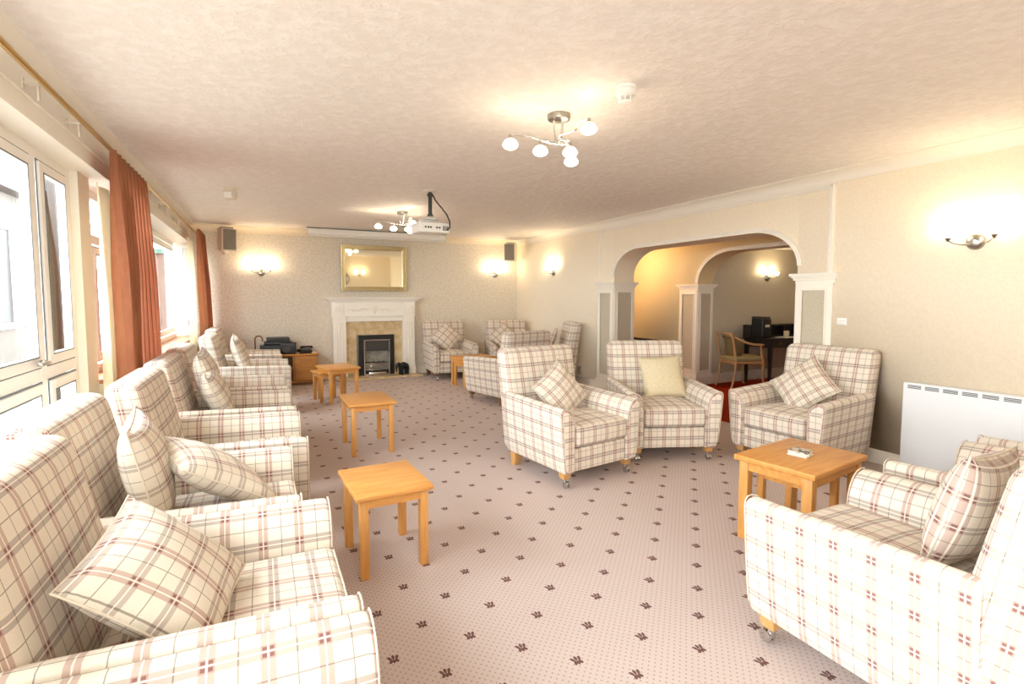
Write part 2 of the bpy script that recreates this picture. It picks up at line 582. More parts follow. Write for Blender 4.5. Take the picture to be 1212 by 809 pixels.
# ------------------------------------------------------------------ cushions
def pillow_bm(a=.21, T=.075, n=16, sag=.0, uvo=(.055, .055)):
    bm = BM(); uvl = bm.loops.layers.uv.new('UVMap')
    def pos(u, v, s):
        k = ((1-abs(u)**2.2)*(1-abs(v)**2.2))
        z = s*T*max(0, k)**.46
        x = a*u*(1-.075*(1-v*v)); y = a*v*(1-.075*(1-u*u))
        z += .008*math.sin(3.1*u+1.2)*math.sin(2.6*v+.5)*k*4*.25
        return Vector((x, y, z - sag*(u*u)))
    g = [-1+2*i/n for i in range(n+1)]
    g = [math.copysign(abs(t)**.85, t) for t in g]
    vs = {}
    for s in (1, -1):
        for i in range(n+1):
            for j in range(n+1):
                e = i in (0, n) or j in (0, n)
                key = (i, j, 0 if e else s)
                if key not in vs: vs[key] = bm.verts.new(pos(g[i], g[j], 0 if e else s))
        for i in range(n):
            for j in range(n):
                q = [(i, j), (i+1, j), (i+1, j+1), (i, j+1)]
                if s < 0: q = q[::-1]
                ks = [(p[0], p[1], 0 if (p[0] in (0, n) or p[1] in (0, n)) else s) for p in q]
                f = bm.faces.new([vs[k] for k in ks])
                for lp, p in zip(f.loops, q): lp[uvl].uv = (a*g[p[0]] + uvo[0] + 3, a*g[p[1]] + uvo[1] + 3)
    return bm

def pillow_edge(a=.21, sag=0):
    pts = []
    for k in range(40):
        t = k/10
        sd, f = int(t), (t-int(t))*2-1
        u, v = [(f, -1), (1, f), (-f, 1), (-1, -f)][sd]
        pts.append((a*u*(1-.075*(1-v*v)), a*v*(1-.075*(1-u*u)), -sag*u*u))
    return tube(BM(), pts, .0032, 6, closed=True)

def make_cushion(name, label, mat, a=.21, T=.075, sag=0):
    t = thing(name, label, 'cushion')
    o = obj('cover', pillow_bm(a, T, sag=sag), mat, t, angle=80)
    obj('piping', pillow_edge(a, sag), M['piping'] if mat is not M['beige'] else M['beige'], t)
    return t

CUSH = {}
def cushion(label, pos, normal, roll, kind='plaid', a=.21, T=.075, group='plaid scatter cushions'):
    T = T*1.06
    key = (kind, a, T)
    n = Vector(normal).normalized()
    up = Vector((0, 0, 1))
    x = up.cross(n)
    x = x.normalized() if x.length > 1e-4 else Vector((1, 0, 0))
    y = n.cross(x)
    m = Matrix((x, y, n)).transposed() @ Matrix.Rotation(R(roll), 3, 'Z')
    e = m.to_euler()
    if key not in CUSH:
        o = make_cushion('scatter_cushion', label, M['plaid_cushion'] if kind == 'plaid' else M['beige'], a, T)
        CUSH[key] = o
        o.location = pos; o.rotation_euler = e
        if kind == 'plaid': o['group'] = group
        return o
    return dup(CUSH[key], pos, None, label, group, rot=e)

def on_chair(m, p): return m @ Vector(p)
def dir_chair(m, d): return (m.to_3x3() @ Vector(d))

# ================================================================== ROOM SHELL
struct('floor', bx(XL-.4, XW+.01, YR, YB, -.05, 0), M['carpet'], smooth=False)
struct('floor_corridor', bx(XW+.01, 8.75, YR, YB, -.05, 0), M['red'], smooth=False)
struct('ceiling', bx(XL-.05, XW+.36, YR-.1, YB+.1, ZC, ZC+.1), M['ceiling'], smooth=False)
struct('ceiling_corridor', bx(XW+.35, 8.75, YR, YB, 2.17, 2.27), M['white'], smooth=False)
struct('wall_back', bx(XL-.33, XW+.36, YB, YB+.12, -.05, ZC+.1), M['wall_back'], smooth=False)
bm = BM()
for (x0, x1, z0, z1) in ((XL-.5, -.75, -.05, ZC+.1), (.35, XW+.36, -.05, ZC+.1), (-.75, .35, -.05, .75), (-.75, .35, 2.2, ZC+.1)):
    box(bm, x0, x1, YR-.12, YR, z0, z1)
struct('wall_rear', bm, M['wall'], smooth=False)

def arch_wall(x0, x1, ya, yb, o0, o1, top, spring, zc, rw):
    """wall slab between x0 and x1 with a flat arch opening from o0 to o1"""
    pts = [(o0, 0), (o0, spring)]
    N = 14
    for i in range(1, N+1):
        a = PI/2*i/N
        pts.append((o0 + rw*(1-math.cos(a)), spring + (top-spring)*math.sin(a)))
    for i in range(0, N+1):
        a = PI/2*(1-i/N)
        pts.append((o1 - rw*(1-math.cos(a)), spring + (top-spring)*math.sin(a)))
    pts.append((o1, 0))
    bm = BM()
    def quad(a, b, c, d): bm.faces.new([bm.verts.new(p) for p in (a, b, c, d)])
    for x in (x0, x1):
        quad((x, ya, 0), (x, o0, 0), (x, o0, zc), (x, ya, zc))
        quad((x, o1, 0), (x, yb, 0), (x, yb, zc), (x, o1, zc))
        for (p, q) in zip(pts[1:-2], pts[2:-1]):
            quad((x, p[0], p[1]), (x, q[0], q[1]), (x, q[0], zc), (x, p[0], zc))
    for p, q in zip(pts[:-1], pts[1:]):
        quad((x0, p[0], p[1]), (x1, p[0], p[1]), (x1, q[0], q[1]), (x0, q[0], q[1]))
    quad((x0, ya, 0), (x1, ya, 0), (x1, ya, zc), (x0, ya, zc))
    quad((x0, yb, 0), (x1, yb, 0), (x1, yb, zc), (x0, yb, zc))
    quad((x0, ya, zc), (x1, ya, zc), (x1, yb, zc), (x0, yb, zc))
    bmesh.ops.remove_doubles(bm, verts=bm.verts[:], dist=1e-5)
    bmesh.ops.recalc_face_normals(bm, faces=bm.faces[:])
    return bm, pts
bm, arch_pts = arch_wall(XW, XW+.35, YR-.1, YB+.1, AY0, AY1, AZ, ASP, ZC, .52)
struct('wall_right', bm, M['wall'], angle=30)
bm, arch2_pts = arch_wall(X2, X3, YR, YB, B0, B1, BZ, 1.58, 2.2, .62)
struct('wall_corridor', bm, M['corridor'], angle=30)
struct('wall_alcove_side', bx(X3, 8.6, B1-.012, B1+.1, 0, 2.2), M['panel'], smooth=False)
struct('wall_alcove_end', bx(8.6, 8.75, YR, B1+.1, 0, 2.2), M['panel'], smooth=False)
struct('wall_alcove_near', bx(X3, 8.6, .9, 1.0, 0, 2.2), M['panel'], smooth=False)
struct('wall_corridor_end', bx(XW+.35, X2, YB-.1, YB, 0, 2.2), M['corridor'], smooth=False)
struct('wall_corridor_start', bx(XW+.35, X2, YR, YR+.1, 0, 2.2), M['corridor'], smooth=False)

# left wall: window head, sill wall, pier between the two window bays
HB = 2.165
bm = BM()
box(bm, -1.24, XL, YR-.1, YB, HB, ZC+.05)                       # bulkhead above the windows
box(bm, -1.14, -1.03, 4.20, 4.44, 0, HB)                            # pier
box(bm, -1.24, XL-.005, 4.44, YB, 0, .76)                        # wall under the far sill
box(bm, -1.24, XL, YR-.1, YR+.2, 0, HB); box(bm, -1.25, XL, YB-.012, YB, .76, HB)
struct('wall_left', bm, M['white'], smooth=False)
struct('trim_1', prism(BM(), [(XL, ZC), (XL+.06, ZC), (XL+.055, ZC-.012), (XL, ZC-.03)], 'y', YR, YB), M['white'])
struct('trim_2', bx(XL, XL+.012, YR, YB, 2.255, 2.275, .003), M['white'])
struct('sill_window', bx(-1.20, XL+.03, 4.44, YB-.01, .76, .79, .006), M['orange'])

# ---- windows
def glazed(name, x, y0, y1, z0, z1, mull, trans, sashes):
    """fixed frame with mullions (y list) and transoms (z list); sashes: (y0,y1,z0,z1) get an inner opening frame"""
    w = struct_empty(name, (0, 0, 0))
    bm = BM()
    frame_box(bm, 'x', x-.005, x+.035, y0, y1, z0, z1, .06)
    for m_ in mull: box(bm, x-.005, x+.035, m_-.035, m_+.035, z0+.06, z1-.06)
    for z, a, b in trans: box(bm, x-.004, x+.033, a, b, z-.035, z+.035)
    obj('frame', bm, M['upvc'], w, smooth=False)
    for (a, b, c, d) in sashes:
        bm = BM(); frame_box(bm, 'x', x+.012, x+.052, a, b, c, d, .058, .004)
        s = obj('sash', bm, M['upvc'], w, smooth=False)
        g = BM(); frame_box(g, 'x', x+.0525, x+.0545, a+.052, b-.052, c+.052, d-.052, .008)
        frame_box(g, 'x', x+.036, x+.040, a-.010, b+.010, c-.010, d+.010, .009)
        obj('gasket', g, M['gasket'], s, smooth=False)
        obj('pane', bx(x+.026, x+.034, a+.056, b-.056, c+.056, d-.056), M['glass'], s, smooth=False)
    return w
XA = -1.11
w1s = []
for a, b in ((-1.54, -.75), (-.68, .10), (.17, .95), (1.02, 1.80), (1.87, 2.65), (2.72, 3.555), (3.66, 4.11)):
    w1s.append((a, b, .99, 2.10)); w1s.append((a, b, .12, .90))
w1 = glazed('window_1', XA, -1.6, 4.20, .04, 2.165, [-.715, .135, .985, 1.835, 2.685, 3.61], [(.945, -1.54, 4.14)], w1s)
bm = BM()
box(bm, XA+.05, XA+.075, 3.50, 3.53, 1.0, 1.03, .004); box(bm, XA+.07, XA+.095, 3.40, 3.525, 1.005, 1.025, .006)
obj('handle', bm, M['steel'], w1)
XB_ = -1.17
w2s = [(4.86, 5.62, .88, 1.74), (5.70, 6.44, .88, 1.74), (6.53, 8.80, .88, 2.08)]
w2 = glazed('window_2', XB_, 4.44, 8.98, .79, 2.165, [4.82, 5.66, 6.485], [(1.80, 4.5, 6.45)], w2s)
obj('pane', bx(XB_-.004, XB_+.004, 4.86, 6.44, 1.84, 2.10), M['glass'], w2, smooth=False)
bm = BM(); frame_box(bm, 'y', 8.915, 8.965, -1.045, -.915, .83, 2.12, .03, .003)
s = obj('sash', bm, M['upvc'], w2, smooth=False)
obj('pane', bx(-1.02, -.94, 8.937, 8.943, .86, 2.09), M['glass'], s, smooth=False)
bm = BM(); box(bm, -.985, -.965, 8.895, 8.915, 1.02, 1.05); box(bm, -.985, -.965, 8.88, 8.90, .95, 1.05, .004)
obj('handle', bm, M['steel'], s)

# rear window behind the camera, added unseen to brighten the near end
w3 = struct_empty('window_added')
bm = BM(); frame_box(bm, 'y', YR-.09, YR-.03, -.75, .35, .75, 2.2, .06)
box(bm, -.235, -.165, YR-.09, YR-.03, .81, 2.14)
obj('frame', bm, M['upvc'], w3, smooth=False)
obj('pane', bx(-.69, .29, YR-.064, YR-.056, .81, 2.14), M['glass'], w3, smooth=False)

# ---- cornices and skirting
def cove(bm, axis, a, b, w, flip):
    """plaster cove: drop .1, projection .085"""
    pf = [(0, 0), (.09, 0), (.09, -.008), (.084, -.012)]
    for i in range(0, 7):
        t = PI/2*i/6
        pf.append((.078 - .066*math.sin(t), -.015 - .075*(1-math.cos(t))))
    pf += [(.012, -.094), (.012, -.1), (0, -.1)]
    poly = [(w + flip*p[0], ZC + p[1]) for p in pf]
    return prism(bm, poly, axis, a, b)
struct('trim_3', cove(BM(), 'y', YR, YB, XW, -1), M['trim'], angle=50)
struct('trim_4', cove(BM(), 'x', XL, XW, YB, -1), M['wall'], angle=50)
def skirt(bm, x0, x1, y0, y1, h=.115, g=0):
    box(bm, x0, x1, y0, y1, 0, h-.02); box(bm, x0+g, x1-g, y0+g, y1-g, h-.02, h, .006)
    return bm
struct('baseboard_back', skirt(BM(), XL, XW, YB-.018, YB), M['trim'], smooth=False)
bm = BM(); skirt(bm, XW-.018, XW, YR, 2.79); skirt(bm, XW-.018, XW, 6.36, YB-.02)
struct('baseboard_right', bm, M['trim'], smooth=False)
struct('baseboard_rear', skirt(BM(), XL, XW, YR, YR+.018), M['trim'], smooth=False)
bm = BM(); skirt(bm, X2-.018, X2, B1+.42, YB); skirt(bm, X3, 8.6, B1-.03, B1-.012, .16)
struct('baseboard_corridor', bm, M['trim'], smooth=False)

# ---- arch mouldings, pilasters
def pilaster(n, x, y0, y1, zp, zc, rev=None):
    """panelled pilaster on the face x between y0,y1; rev=(side y, x depth, sign) adds the reveal panel"""
    e = struct_empty(n)
    bm = BM()
    frame_box(bm, 'x', x-.016, x, y0, y1, zp, zc, .055)
    frame_box(bm, 'x', x-.026, x-.014, y0+.050, y1-.050, zp+.050, zc-.050, .016, .004)
    if rev:
        ys, xd, sg = rev
        a, b = sorted((ys, ys + sg*.014)); c, d = sorted((ys + sg*.012, ys + sg*.022))
        frame_box(bm, 'y', a, b, x, xd, zp, zc, .045)
        frame_box(bm, 'y', c, d, x+.04, xd-.04, zp+.04, zc-.04, .014, .003)
    obj('moulding', bm, M['trim'], e, smooth=False)
    bm = BM(); box(bm, x-.004, x, y0+.05, y1-.05, zp+.05, zc-.05)
    if rev:
        a, b = sorted((ys, ys + sg*.004)); box(bm, x+.04, xd-.04, a, b, zp+.04, zc-.04)
    obj('panel', bm, M['panel'], e, smooth=False)
    bm = BM()
    for k, (h0, h1, pr_) in enumerate(((0, .028, .012), (.028, .05, .026), (.05, .066, .038), (.066, .092, .052))):
        if rev:
            if sg < 0: box(bm, x-pr_, xd+pr_, ys-pr_, y1+pr_, zc+h0, zc+h1, .003)
            else: box(bm, x-pr_, xd+pr_, y0-pr_, ys+pr_, zc+h0, zc+h1, .003)
        else: box(bm, x-pr_, x, y0-pr_, y1+pr_, zc+h0, zc+h1, .003)
    obj('capital', bm, M['trim'], e, smooth=False)
    bm = BM()
    for (h0, h1, pr_) in ((0, zp-.05, .04), (zp-.05, zp-.025, .03), (zp-.025, zp, .018)):
        if rev:
            if sg < 0: box(bm, x-pr_, xd+.01, ys-pr_, y1+pr_, h0, h1, .004)
            else: box(bm, x-pr_, xd+.01, y0-pr_, ys+pr_, h0, h1, .004)
        else: box(bm, x-pr_, x, y0-pr_, y1+pr_, h0, h1, .004)
    obj('plinth', bm, M['trim'], e, smooth=False)
    return e
pilaster('trim_5', XW, AY1+.001, 6.31, .17, 1.49, (AY1, XW+.35, -1))
pilaster('trim_6', XW, 2.815, AY0-.001, .17, 1.49, (AY0, XW+.35, 1))
pilaster('trim_7', X2, B1+.001, 6.235, .17, 1.475, (B1, X3, -1))

def arch_band(bm, pts, x, w, th):
    """flat moulding following the arch on the wall face x"""
    prev = None
    P = [p for p in pts if p[1] > 1.575]
    n = len(P)
    for i, p in enumerate(P):
        a, b = P[max(i-1, 0)], P[min(i+1, n-1)]
        t = Vector((b[0]-a[0], b[1]-a[1])).normalized(); nn = Vector((-t.y, t.x))
        q = (p[0] + nn.x*w, p[1] + nn.y*w); mid = (p[0] + nn.x*w*.6, p[1] + nn.y*w*.6)
        ring = [bm.verts.new((x, p[0], p[1])), bm.verts.new((x-th, p[0], p[1])), bm.verts.new((x-th*.7, mid[0], mid[1])),
                bm.verts.new((x-th*1.3, mid[0]+nn.x*.004, mid[1]+nn.y*.004)), bm.verts.new((x-th*1.2, q[0], q[1])), bm.verts.new((x, q[0], q[1]))]
        if prev:
            for k in range(6): bm.faces.new((prev[k], prev[(k+1) % 6], ring[(k+1) % 6], ring[k]))
        else: bm.faces.new(ring)
        prev = ring
    bm.faces.new(prev[::-1])
    bmesh.ops.recalc_face_normals(bm, faces=bm.faces[:])
    return bm
struct('trim_8', arch_band(BM(), arch_pts, XW, .045, .014), M['trim'], angle=50)
struct('trim_9', arch_band(BM(), arch2_pts, X2, .05, .014), M['trim'], angle=50)
bm = BM()
for (y0, y1, z0, z1) in ((2.825, 2.875, 1.575, 2.36), (6.245, 6.285, 1.575, 2.36), (2.875, 6.245, 2.315, 2.36)):
    box(bm, XW-.012, XW, y0, y1, z0, z1)
    if z1 - z0 > .3: box(bm, XW-.024, XW-.010, y0+.012, y1-.012, z0, z1-.012, .004)
    else: box(bm, XW-.024, XW-.010, y0-.035, y1+.035, z0+.012, z1-.012, .004)
struct('trim_10', bm, M['trim'], smooth=False)

# ================================================================== OUTSIDE
tag(obj('paving', bx(-16, -1.26, -8, 24, -.12, -.05), M['grass'], smooth=False), 'pale paving outside the windows', 'paving')
t = thing('brick_wall', 'red brick wall framed in green paint outside the far window', 'wall', (-1.75, 12.0, 0))
obj('brickwork', bx(-.55, .12, .06, .3, 0, 2.22), M['brick'], t, smooth=False)
bm = BM(); box(bm, .10, .17, 0, .3, 0, 2.30); box(bm, -.6, .17, 0, .3, 2.22, 2.30); box(bm, -.6, .17, 0, .1, .62, .70)
obj('painted_frame', bm, M['teal'], t, smooth=False)
t = thing('outbuilding', 'white outbuilding with dark brown eaves seen through the nearest window', 'building', (-3.4, 10.6, 0))
RENDER = plain('darkened_render', '57524c', .8, nscale=5)  # white render, darkened in colour to make up for the overbright sky
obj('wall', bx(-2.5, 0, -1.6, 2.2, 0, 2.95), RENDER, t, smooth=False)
obj('eaves', bx(-2.8, .22, -1.9, 2.4, 2.92, 3.42), wood('brown_eaves', '1e1511', '291d17'), t, smooth=False)
obj('roof', prism(BM(), [(-1.9, 3.42), (2.4, 3.42), (.25, 4.4)], 'x', -2.8, .22), M['dark'], t, smooth=False)
for y0 in (-1.2, .1):
    wf = obj('window', frame_box(BM(), 'x', .0, .05, y0, y0+1.0, .9, 2.45, .08), M['upvc'], t, smooth=False)
    obj('pane', bx(.005, .015, y0+.08, y0+.92, .98, 2.37), plain('dim_glass', '14181a', .5), wf, smooth=False)
t = thing('porch_screen', 'greyish brown panel standing outside the narrow window pane', 'screen', (-1.75, 5.1, 0))
obj('board', bx(-.03, .0, .95, 2.1, 0, 2.65), plain('grey_brown_board', '342d27', .9, nscale=5), t, smooth=False)
obj('post', bx(-.05, .03, 2.1, 2.18, 0, 2.7), M['upvc'], t, smooth=False)

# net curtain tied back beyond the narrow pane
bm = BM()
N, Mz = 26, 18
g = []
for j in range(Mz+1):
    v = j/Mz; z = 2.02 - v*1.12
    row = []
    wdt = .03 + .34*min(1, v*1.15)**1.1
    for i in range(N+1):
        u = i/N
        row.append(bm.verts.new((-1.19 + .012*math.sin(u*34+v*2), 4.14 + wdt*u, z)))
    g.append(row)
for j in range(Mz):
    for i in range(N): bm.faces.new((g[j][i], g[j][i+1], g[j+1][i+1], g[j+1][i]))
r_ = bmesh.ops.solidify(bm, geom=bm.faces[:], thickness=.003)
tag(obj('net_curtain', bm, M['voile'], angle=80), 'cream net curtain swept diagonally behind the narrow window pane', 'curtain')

# ================================================================== CURTAINS AND RAIL
def drape(x, y0, y1, z0, z1, folds, amp, pinch=.45, dx=.0, flare=0, phase=0):
    bm = BM(); nu = folds*12; nv = 26
    rows = []
    for j in range(nv+1):
        v = j/nv
        z = z1 - (z1-z0)*v
        row = []
        for i in range(nu+1):
            u = i/nu
            a = amp*(pinch + (1-pinch)*min(1, v*3.))
            sh = math.sin(u*folds*2*PI + phase + .5*math.sin(v*2.3+u*3)*v)
            sh = math.copysign(abs(sh)**.8, sh)
            xx = x + a*sh + dx*v + .02*math.sin(u*7+v*3)*v
            w = 1 + flare*v*v
            yy = y0 + (y1-y0)*u*w + .012*math.sin(u*folds*4*PI + phase)
            row.append(bm.verts.new((xx, yy, z)))
        rows.append(row)
    for j in range(nv):
        for i in range(nu): bm.faces.new((rows[j][i], rows[j][i+1], rows[j+1][i+1], rows[j+1][i]))
    bmesh.ops.solidify(bm, geom=bm.faces[:], thickness=.006)
    return bm
t = thing('curtain', 'terracotta curtain hanging between the two windows, nearer and larger of the two', 'curtain', (0, 0, 0), 0, 'terracotta curtains')
obj('drape', drape(-.815, 4.02, 5.10, .05, 2.285, 9, .055, flare=.10), M['curtain'], t, angle=80)
obj('lining', drape(-.90, 3.98, 4.50, .05, 2.07, 2, .03, flare=.0, phase=1), M['lining'], t, angle=80)
t = thing('curtain', 'terracotta curtain in the far left corner beside the back wall', 'curtain', (0, 0, 0), 0, 'terracotta curtains')
obj('drape', drape(-.74, 8.12, 8.93, .05, 2.285, 7, .055, dx=.03), M['curtain'], t, angle=80)
obj('lining', drape(-.845, 7.90, 8.45, .05, 2.15, 3, .025, phase=1), M['lining'], t, angle=80)
t = thing('curtain_rail', 'long brass curtain rail running above the left windows', 'curtain rail', (-.837, 0, 2.305))
obj('rail', tube(BM(), [(0, YR+.05, 0), (0, YB-.06, 0)], .0135, 10), M['brass'], t)
for y in (.4, 1.7, 3.03, 3.6, 5.6, 6.4, 7.3):
    bm = BM(); box(bm, -.083, 0, y-.006, y+.006, -.006, .004); box(bm, -.083, -.075, y-.014, y+.014, -.035, .02, .002)
    box(bm, -.03, -.022, y-.010, y+.010, -.075, -.006, .002)
    obj('bracket', bm, M['cream_plastic'], t)

# ================================================================== FIREPLACE (parts at the back wall)
FX = 1.735                                       # centre
t = thing('fireplace_surround', 'white painted fire surround with beige marble back panel and hearth', 'fireplace', (FX, YB, 0))
D = .16
for s in (-1, 1):
    x0, x1 = sorted((s*.475, s*.685))
    bm = BM()
    box(bm, x0, x1, -D, 0, .03, 1.05, .004)
    box(bm, x0, x1, -D-.012, -D+.01, .94, 1.05, .004)
    box(bm, s*.58-.118, s*.58+.118, -D-.03, 0, .03, .14, .006)
    box(bm, s*.58-.110, s*.58+.110, -D-.018, 0, .14, .20, .008)
    jm = obj('jamb', bm, M['mantel'], t, smooth=False)
    bm = BM()
    for k in range(3):
        xc = s*(.535 + k*.045)
        box(bm, xc-.013, xc+.013, -D-.010, -D+.002, .24, .92, .006)
    box(bm, s*.58-.08, s*.58+.08, -D-.006, -D+.002, .225, .245, .002); box(bm, s*.58-.08, s*.58+.08, -D-.006, -D+.002, .915, .932, .002)
    obj('fluting', bm, M['mantel'], jm, smooth=False)
bm = BM(); box(bm, -.70, .70, -D, 0, 1.05, 1.29, .003)
box(bm, -.475, .475, -D+.03, -D+.10, .965, 1.05); box(bm, -.71, .71, -D-.016, -D+.02, 1.04, 1.062, .004)
box(bm, -.50, .50, -D-.010, -D+.01, .955, .985, .006)
fz = obj('frieze', bm, M['mantel'], t, smooth=False)
bm = BM()                                        # carved roundels and swags
def roundel(bm, cx, cz, r, y):
    m4 = Matrix.Translation((cx, y, cz)) @ Matrix.Rotation(PI/2, 4, 'X')
    lathe(bm, [(0, .020), (r*.3, .018), (r*.45, .006), (r*.72, .006), (r*.82, .016), (r*.95, .014), (r, 0)], 20, m4)
for s in (-1, 1):
    roundel(bm, s*.595, 1.165, .062, -D)
    box(bm, s*.595-.095, s*.595+.095, -D-.008, -D+.002, 1.065, 1.28, .004)
    tube(bm, [(s*(.10 + .05*i), -D-.006, 1.16 + .018*math.sin(i*1.1)) for i in range(8)], [.012, .014, .011, .013, .010, .011, .008, .004], 6)
    for i in range(5):
        tube(bm, [(s*(.13+.05*i), -D-.004, 1.16), (s*(.145+.05*i), -D-.008, 1.16+(.03 if i % 2 else -.03)), (s*(.17+.05*i), -D-.004, 1.16+(.034 if i % 2 else -.034))], [.006, .009, .002], 6)
roundel(bm, 0, 1.175, .055, -D)
tube(bm, [(0, -D-.006, 1.13), (0, -D-.010, 1.10), (0, -D-.004, 1.08)], [.018, .012, .004], 6)
obj('carving', bm, M['mantel'], fz)
bm = BM()
for (p, z0, z1) in ((.02, 1.29, 1.305), (.045, 1.305, 1.325), (.075, 1.325, 1.34)): box(bm, -.70-p, .70+p, -D-p, 0, z0, z1, .004)
box(bm, -.80, .80, -D-.10, 0, 1.34, 1.362, .006)
obj('mantel_shelf', bm, M['mantel'], t, smooth=False)
bm = BM()
for (x0, x1, z0, z1) in ((-.475, -.30, .03, .965), (.30, .475, .03, .965), (-.30, .30, .72, .965)): box(bm, x0, x1, -.09, 0, z0, z1)
obj('back_panel', bm, M['marble'], t, smooth=False)
obj('hearth', bx(-.66, .76, -.42, 0, 0, .032, .004), M['marble'], t, smooth=False)
FS = t
# electric fire
t = thing('electric_fire', 'black and chrome inset fire in the marble fireplace', 'fire', (FX+.03, YB-.012, .032))
bm = BM(); frame_box(bm, 'y', -.115, -.08, -.30, .30, 0, .69, .085, .004)
obj('outer_frame', bm, M['black'], t, smooth=False)
bm = BM(); frame_box(bm, 'y', -.135, -.10, -.222, .222, .0, .612, .022, .005)
obj('trim', bm, M['chrome'], t, smooth=False)
bm = BM(); box(bm, -.21, .21, -.012, -.004, 0, .60); box(bm, -.215, -.205, -.1, -.01, 0, .6); box(bm, .205, .215, -.1, -.01, 0, .6)
obj('firebox', bm, plain('firebox_stone', 'a39e92', .8, nscale=20, namt=.15), t, smooth=False)
bm = BM(); box(bm, -.205, .205, -.11, -.02, .42, .595, .01)
obj('hood', bm, M['dark'], t, smooth=False)
bm = BM()
for i in range(9):
    x = -.17 + i*.042
    bmesh.ops.create_icosphere(bm, subdivisions=2, radius=.028, matrix=Matrix.Translation((x, -.055 + .012*(i % 2), .20 + .01*((i*3) % 2))) @ Matrix.Diagonal((1.1, .8, .75, 1)))
obj('coals', bm, M['coal'], t)
bm = BM()
for z in (.09, .125, .16, .195): tube(bm, [(-.20, -.112, z), (-.1, -.128, z), (0, -.134, z), (.1, -.128, z), (.20, -.112, z)], .006, 8)
box(bm, -.15, .15, -.16, -.10, .0, .055, .01); box(bm, -.20, .20, -.11, -.08, .055, .075)
obj('fret', bm, M['chrome'], t)
# ornament: a small black elephant
bm = BM()
tube(bm, [(.085, 0, .10), (.06, 0, .135), (.0, 0, .155), (-.05, 0, .15), (-.075, 0, .165)], [.035, .055, .062, .052, .035], 12)
tube(bm, [(-.06, 0, .165), (-.095, 0, .175), (-.125, 0, .165), (-.14, 0, .13), (-.142, 0, .085), (-.130, 0, .05)], [.036, .042, .034, .020, .013, .009], 10)
for lx in (-.045, .065):
    for ly in (-.032, .032): tube(bm, [(lx, ly, .12), (lx, ly, .05), (lx, ly, 0)], [.030, .023, .027], 8)
for s in (-1, 1):
    tube(bm, [(-.075, s*.035, .19), (-.07, s*.062, .16), (-.07, s*.058, .115)], [.012, .028, .008], 8)
tube(bm, [(.098, 0, .12), (.115, 0, .09), (.11, 0, .05)], [.007, .005, .007], 6)
el = obj('elephant_figurine', bm, M['black'], None, (2.19, 8.78, .032), (0, 0, R(20)))
tag(el, 'black animal figurine standing on the hearth beside the fire', 'figurine')
# mirror
t = thing('wall_mirror', 'gold framed rectangular mirror hanging above the mantel', 'mirror', (1.765, YB-.025, 1.47))
bm = BM(); w_, h_ = .555, .775
for k, (o, wd, d0, d1) in enumerate(((0, .03, -.045, 0), (.028, .03, -.032, 0), (.055, .022, -.04, 0))):
    frame_box(bm, 'y', d0, d1, -w_+o, w_-o, o, h_-o, wd, .006)
obj('frame', bm, M['gold'], t, smooth=False)
obj('glass', bx(-w_+.07, w_-.07, -.014, -.004, .07, h_-.07), M['mirror'], t, smooth=False)
t.rotation_euler = (R(1.2), 0, 0)

# ================================================================== WALL LIGHTS
LIGHTS = []
def point(name, loc, power, col, r=.03):
    l = bpy.data.lights.new(name, 'POINT'); l.energy = power; l.color = col; l.shadow_soft_size = r
    o = bpy.data.objects.new(name, l); C.objects.link(o); o.location = loc
    return o
WARM = (1, .82, .55)
def make_sconce():
    """wall at y=0, projecting towards -y"""
    t = thing('wall_light', '', 'wall light')
    m4 = Matrix.Rotation(PI/2, 4, 'X')
    obj('backplate', lathe(BM(), [(.055, 0), (.055, .012), (.045, .026), (.025, .034), (0, .036)], 24, m4), M['steel'], t)
    bm = BM()
    tube(bm, [(0, -.03, -.012), (-.05, -.06, -.02), (-.10, -.075, -.005), (-.13, -.08, .018)], .0055, 8)
    tube(bm, [(0, -.03, .012), (.05, -.06, -.012), (.10, -.075, -.012), (.13, -.08, .018)], .0055, 8)
    obj('arm', bm, M['chrome'], t)
    for s in (-1, 1):
        m5 = Matrix.Translation((s*.13, -.08, 0))
        cup = obj('lamp_holder', lathe(BM(), [(.006, .008), (.010, .016), (.022, .036), (.024, .040)], 16, m5), M['steel'], t)
        obj('lamp_shade', lathe(BM(), [(.022, .036), (.034, .055), (.040, .075), (.046, .092), (.043, .092), (.036, .074), (.030, .056), (.0, .045)], 20, m5, cap=False), M['glow'], t)
    return t
SC0 = make_sconce()
def sconce(x, y, z, rz, label, power, first=False):
    if first:
        o = SC0; o.location = (x, y, z); o.rotation_euler = (0, 0, R(rz)); o['label'] = label; o['group'] = 'twin shade wall lights'
    else: o = dup(SC0, (x, y, z), R(rz), label, 'twin shade wall lights')
    m = Matrix.Translation((x, y, z)) @ Matrix.Rotation(R(rz), 4, 'Z')
    for s in (-1, 1): point('bulb', m @ Vector((s*.13, -.08, .115)), power, WARM, .02)
sconce(.014, YB, 1.755, 0, 'twin wall light on the back wall, left of the mirror', 3.4, True)
sconce(4.05, YB, 1.80, 0, 'twin wall light on the back wall, right of the mirror', 3.4)
sconce(XW, 7.62, 1.79, -90, 'twin wall light on the right wall between far corner and arch', 3.4)
sconce(XW, 1.83, 1.75, -90, 'twin wall light on the right wall above the white heater', 3.0)
sconce(7.605, B1-.012, 1.69, 0, 'twin wall light above the dark desk beyond the arches', 2.5)
sconce(3.35, YR, 1.75, 180, 'twin wall light on the rear wall, seen only in the mirror', 5)
t = thing('round_mirror', 'round silver framed wall mirror reflected in the gold mirror', 'mirror', (2.72, YR, 1.60))
m4 = Matrix.Rotation(-PI/2, 4, 'X')
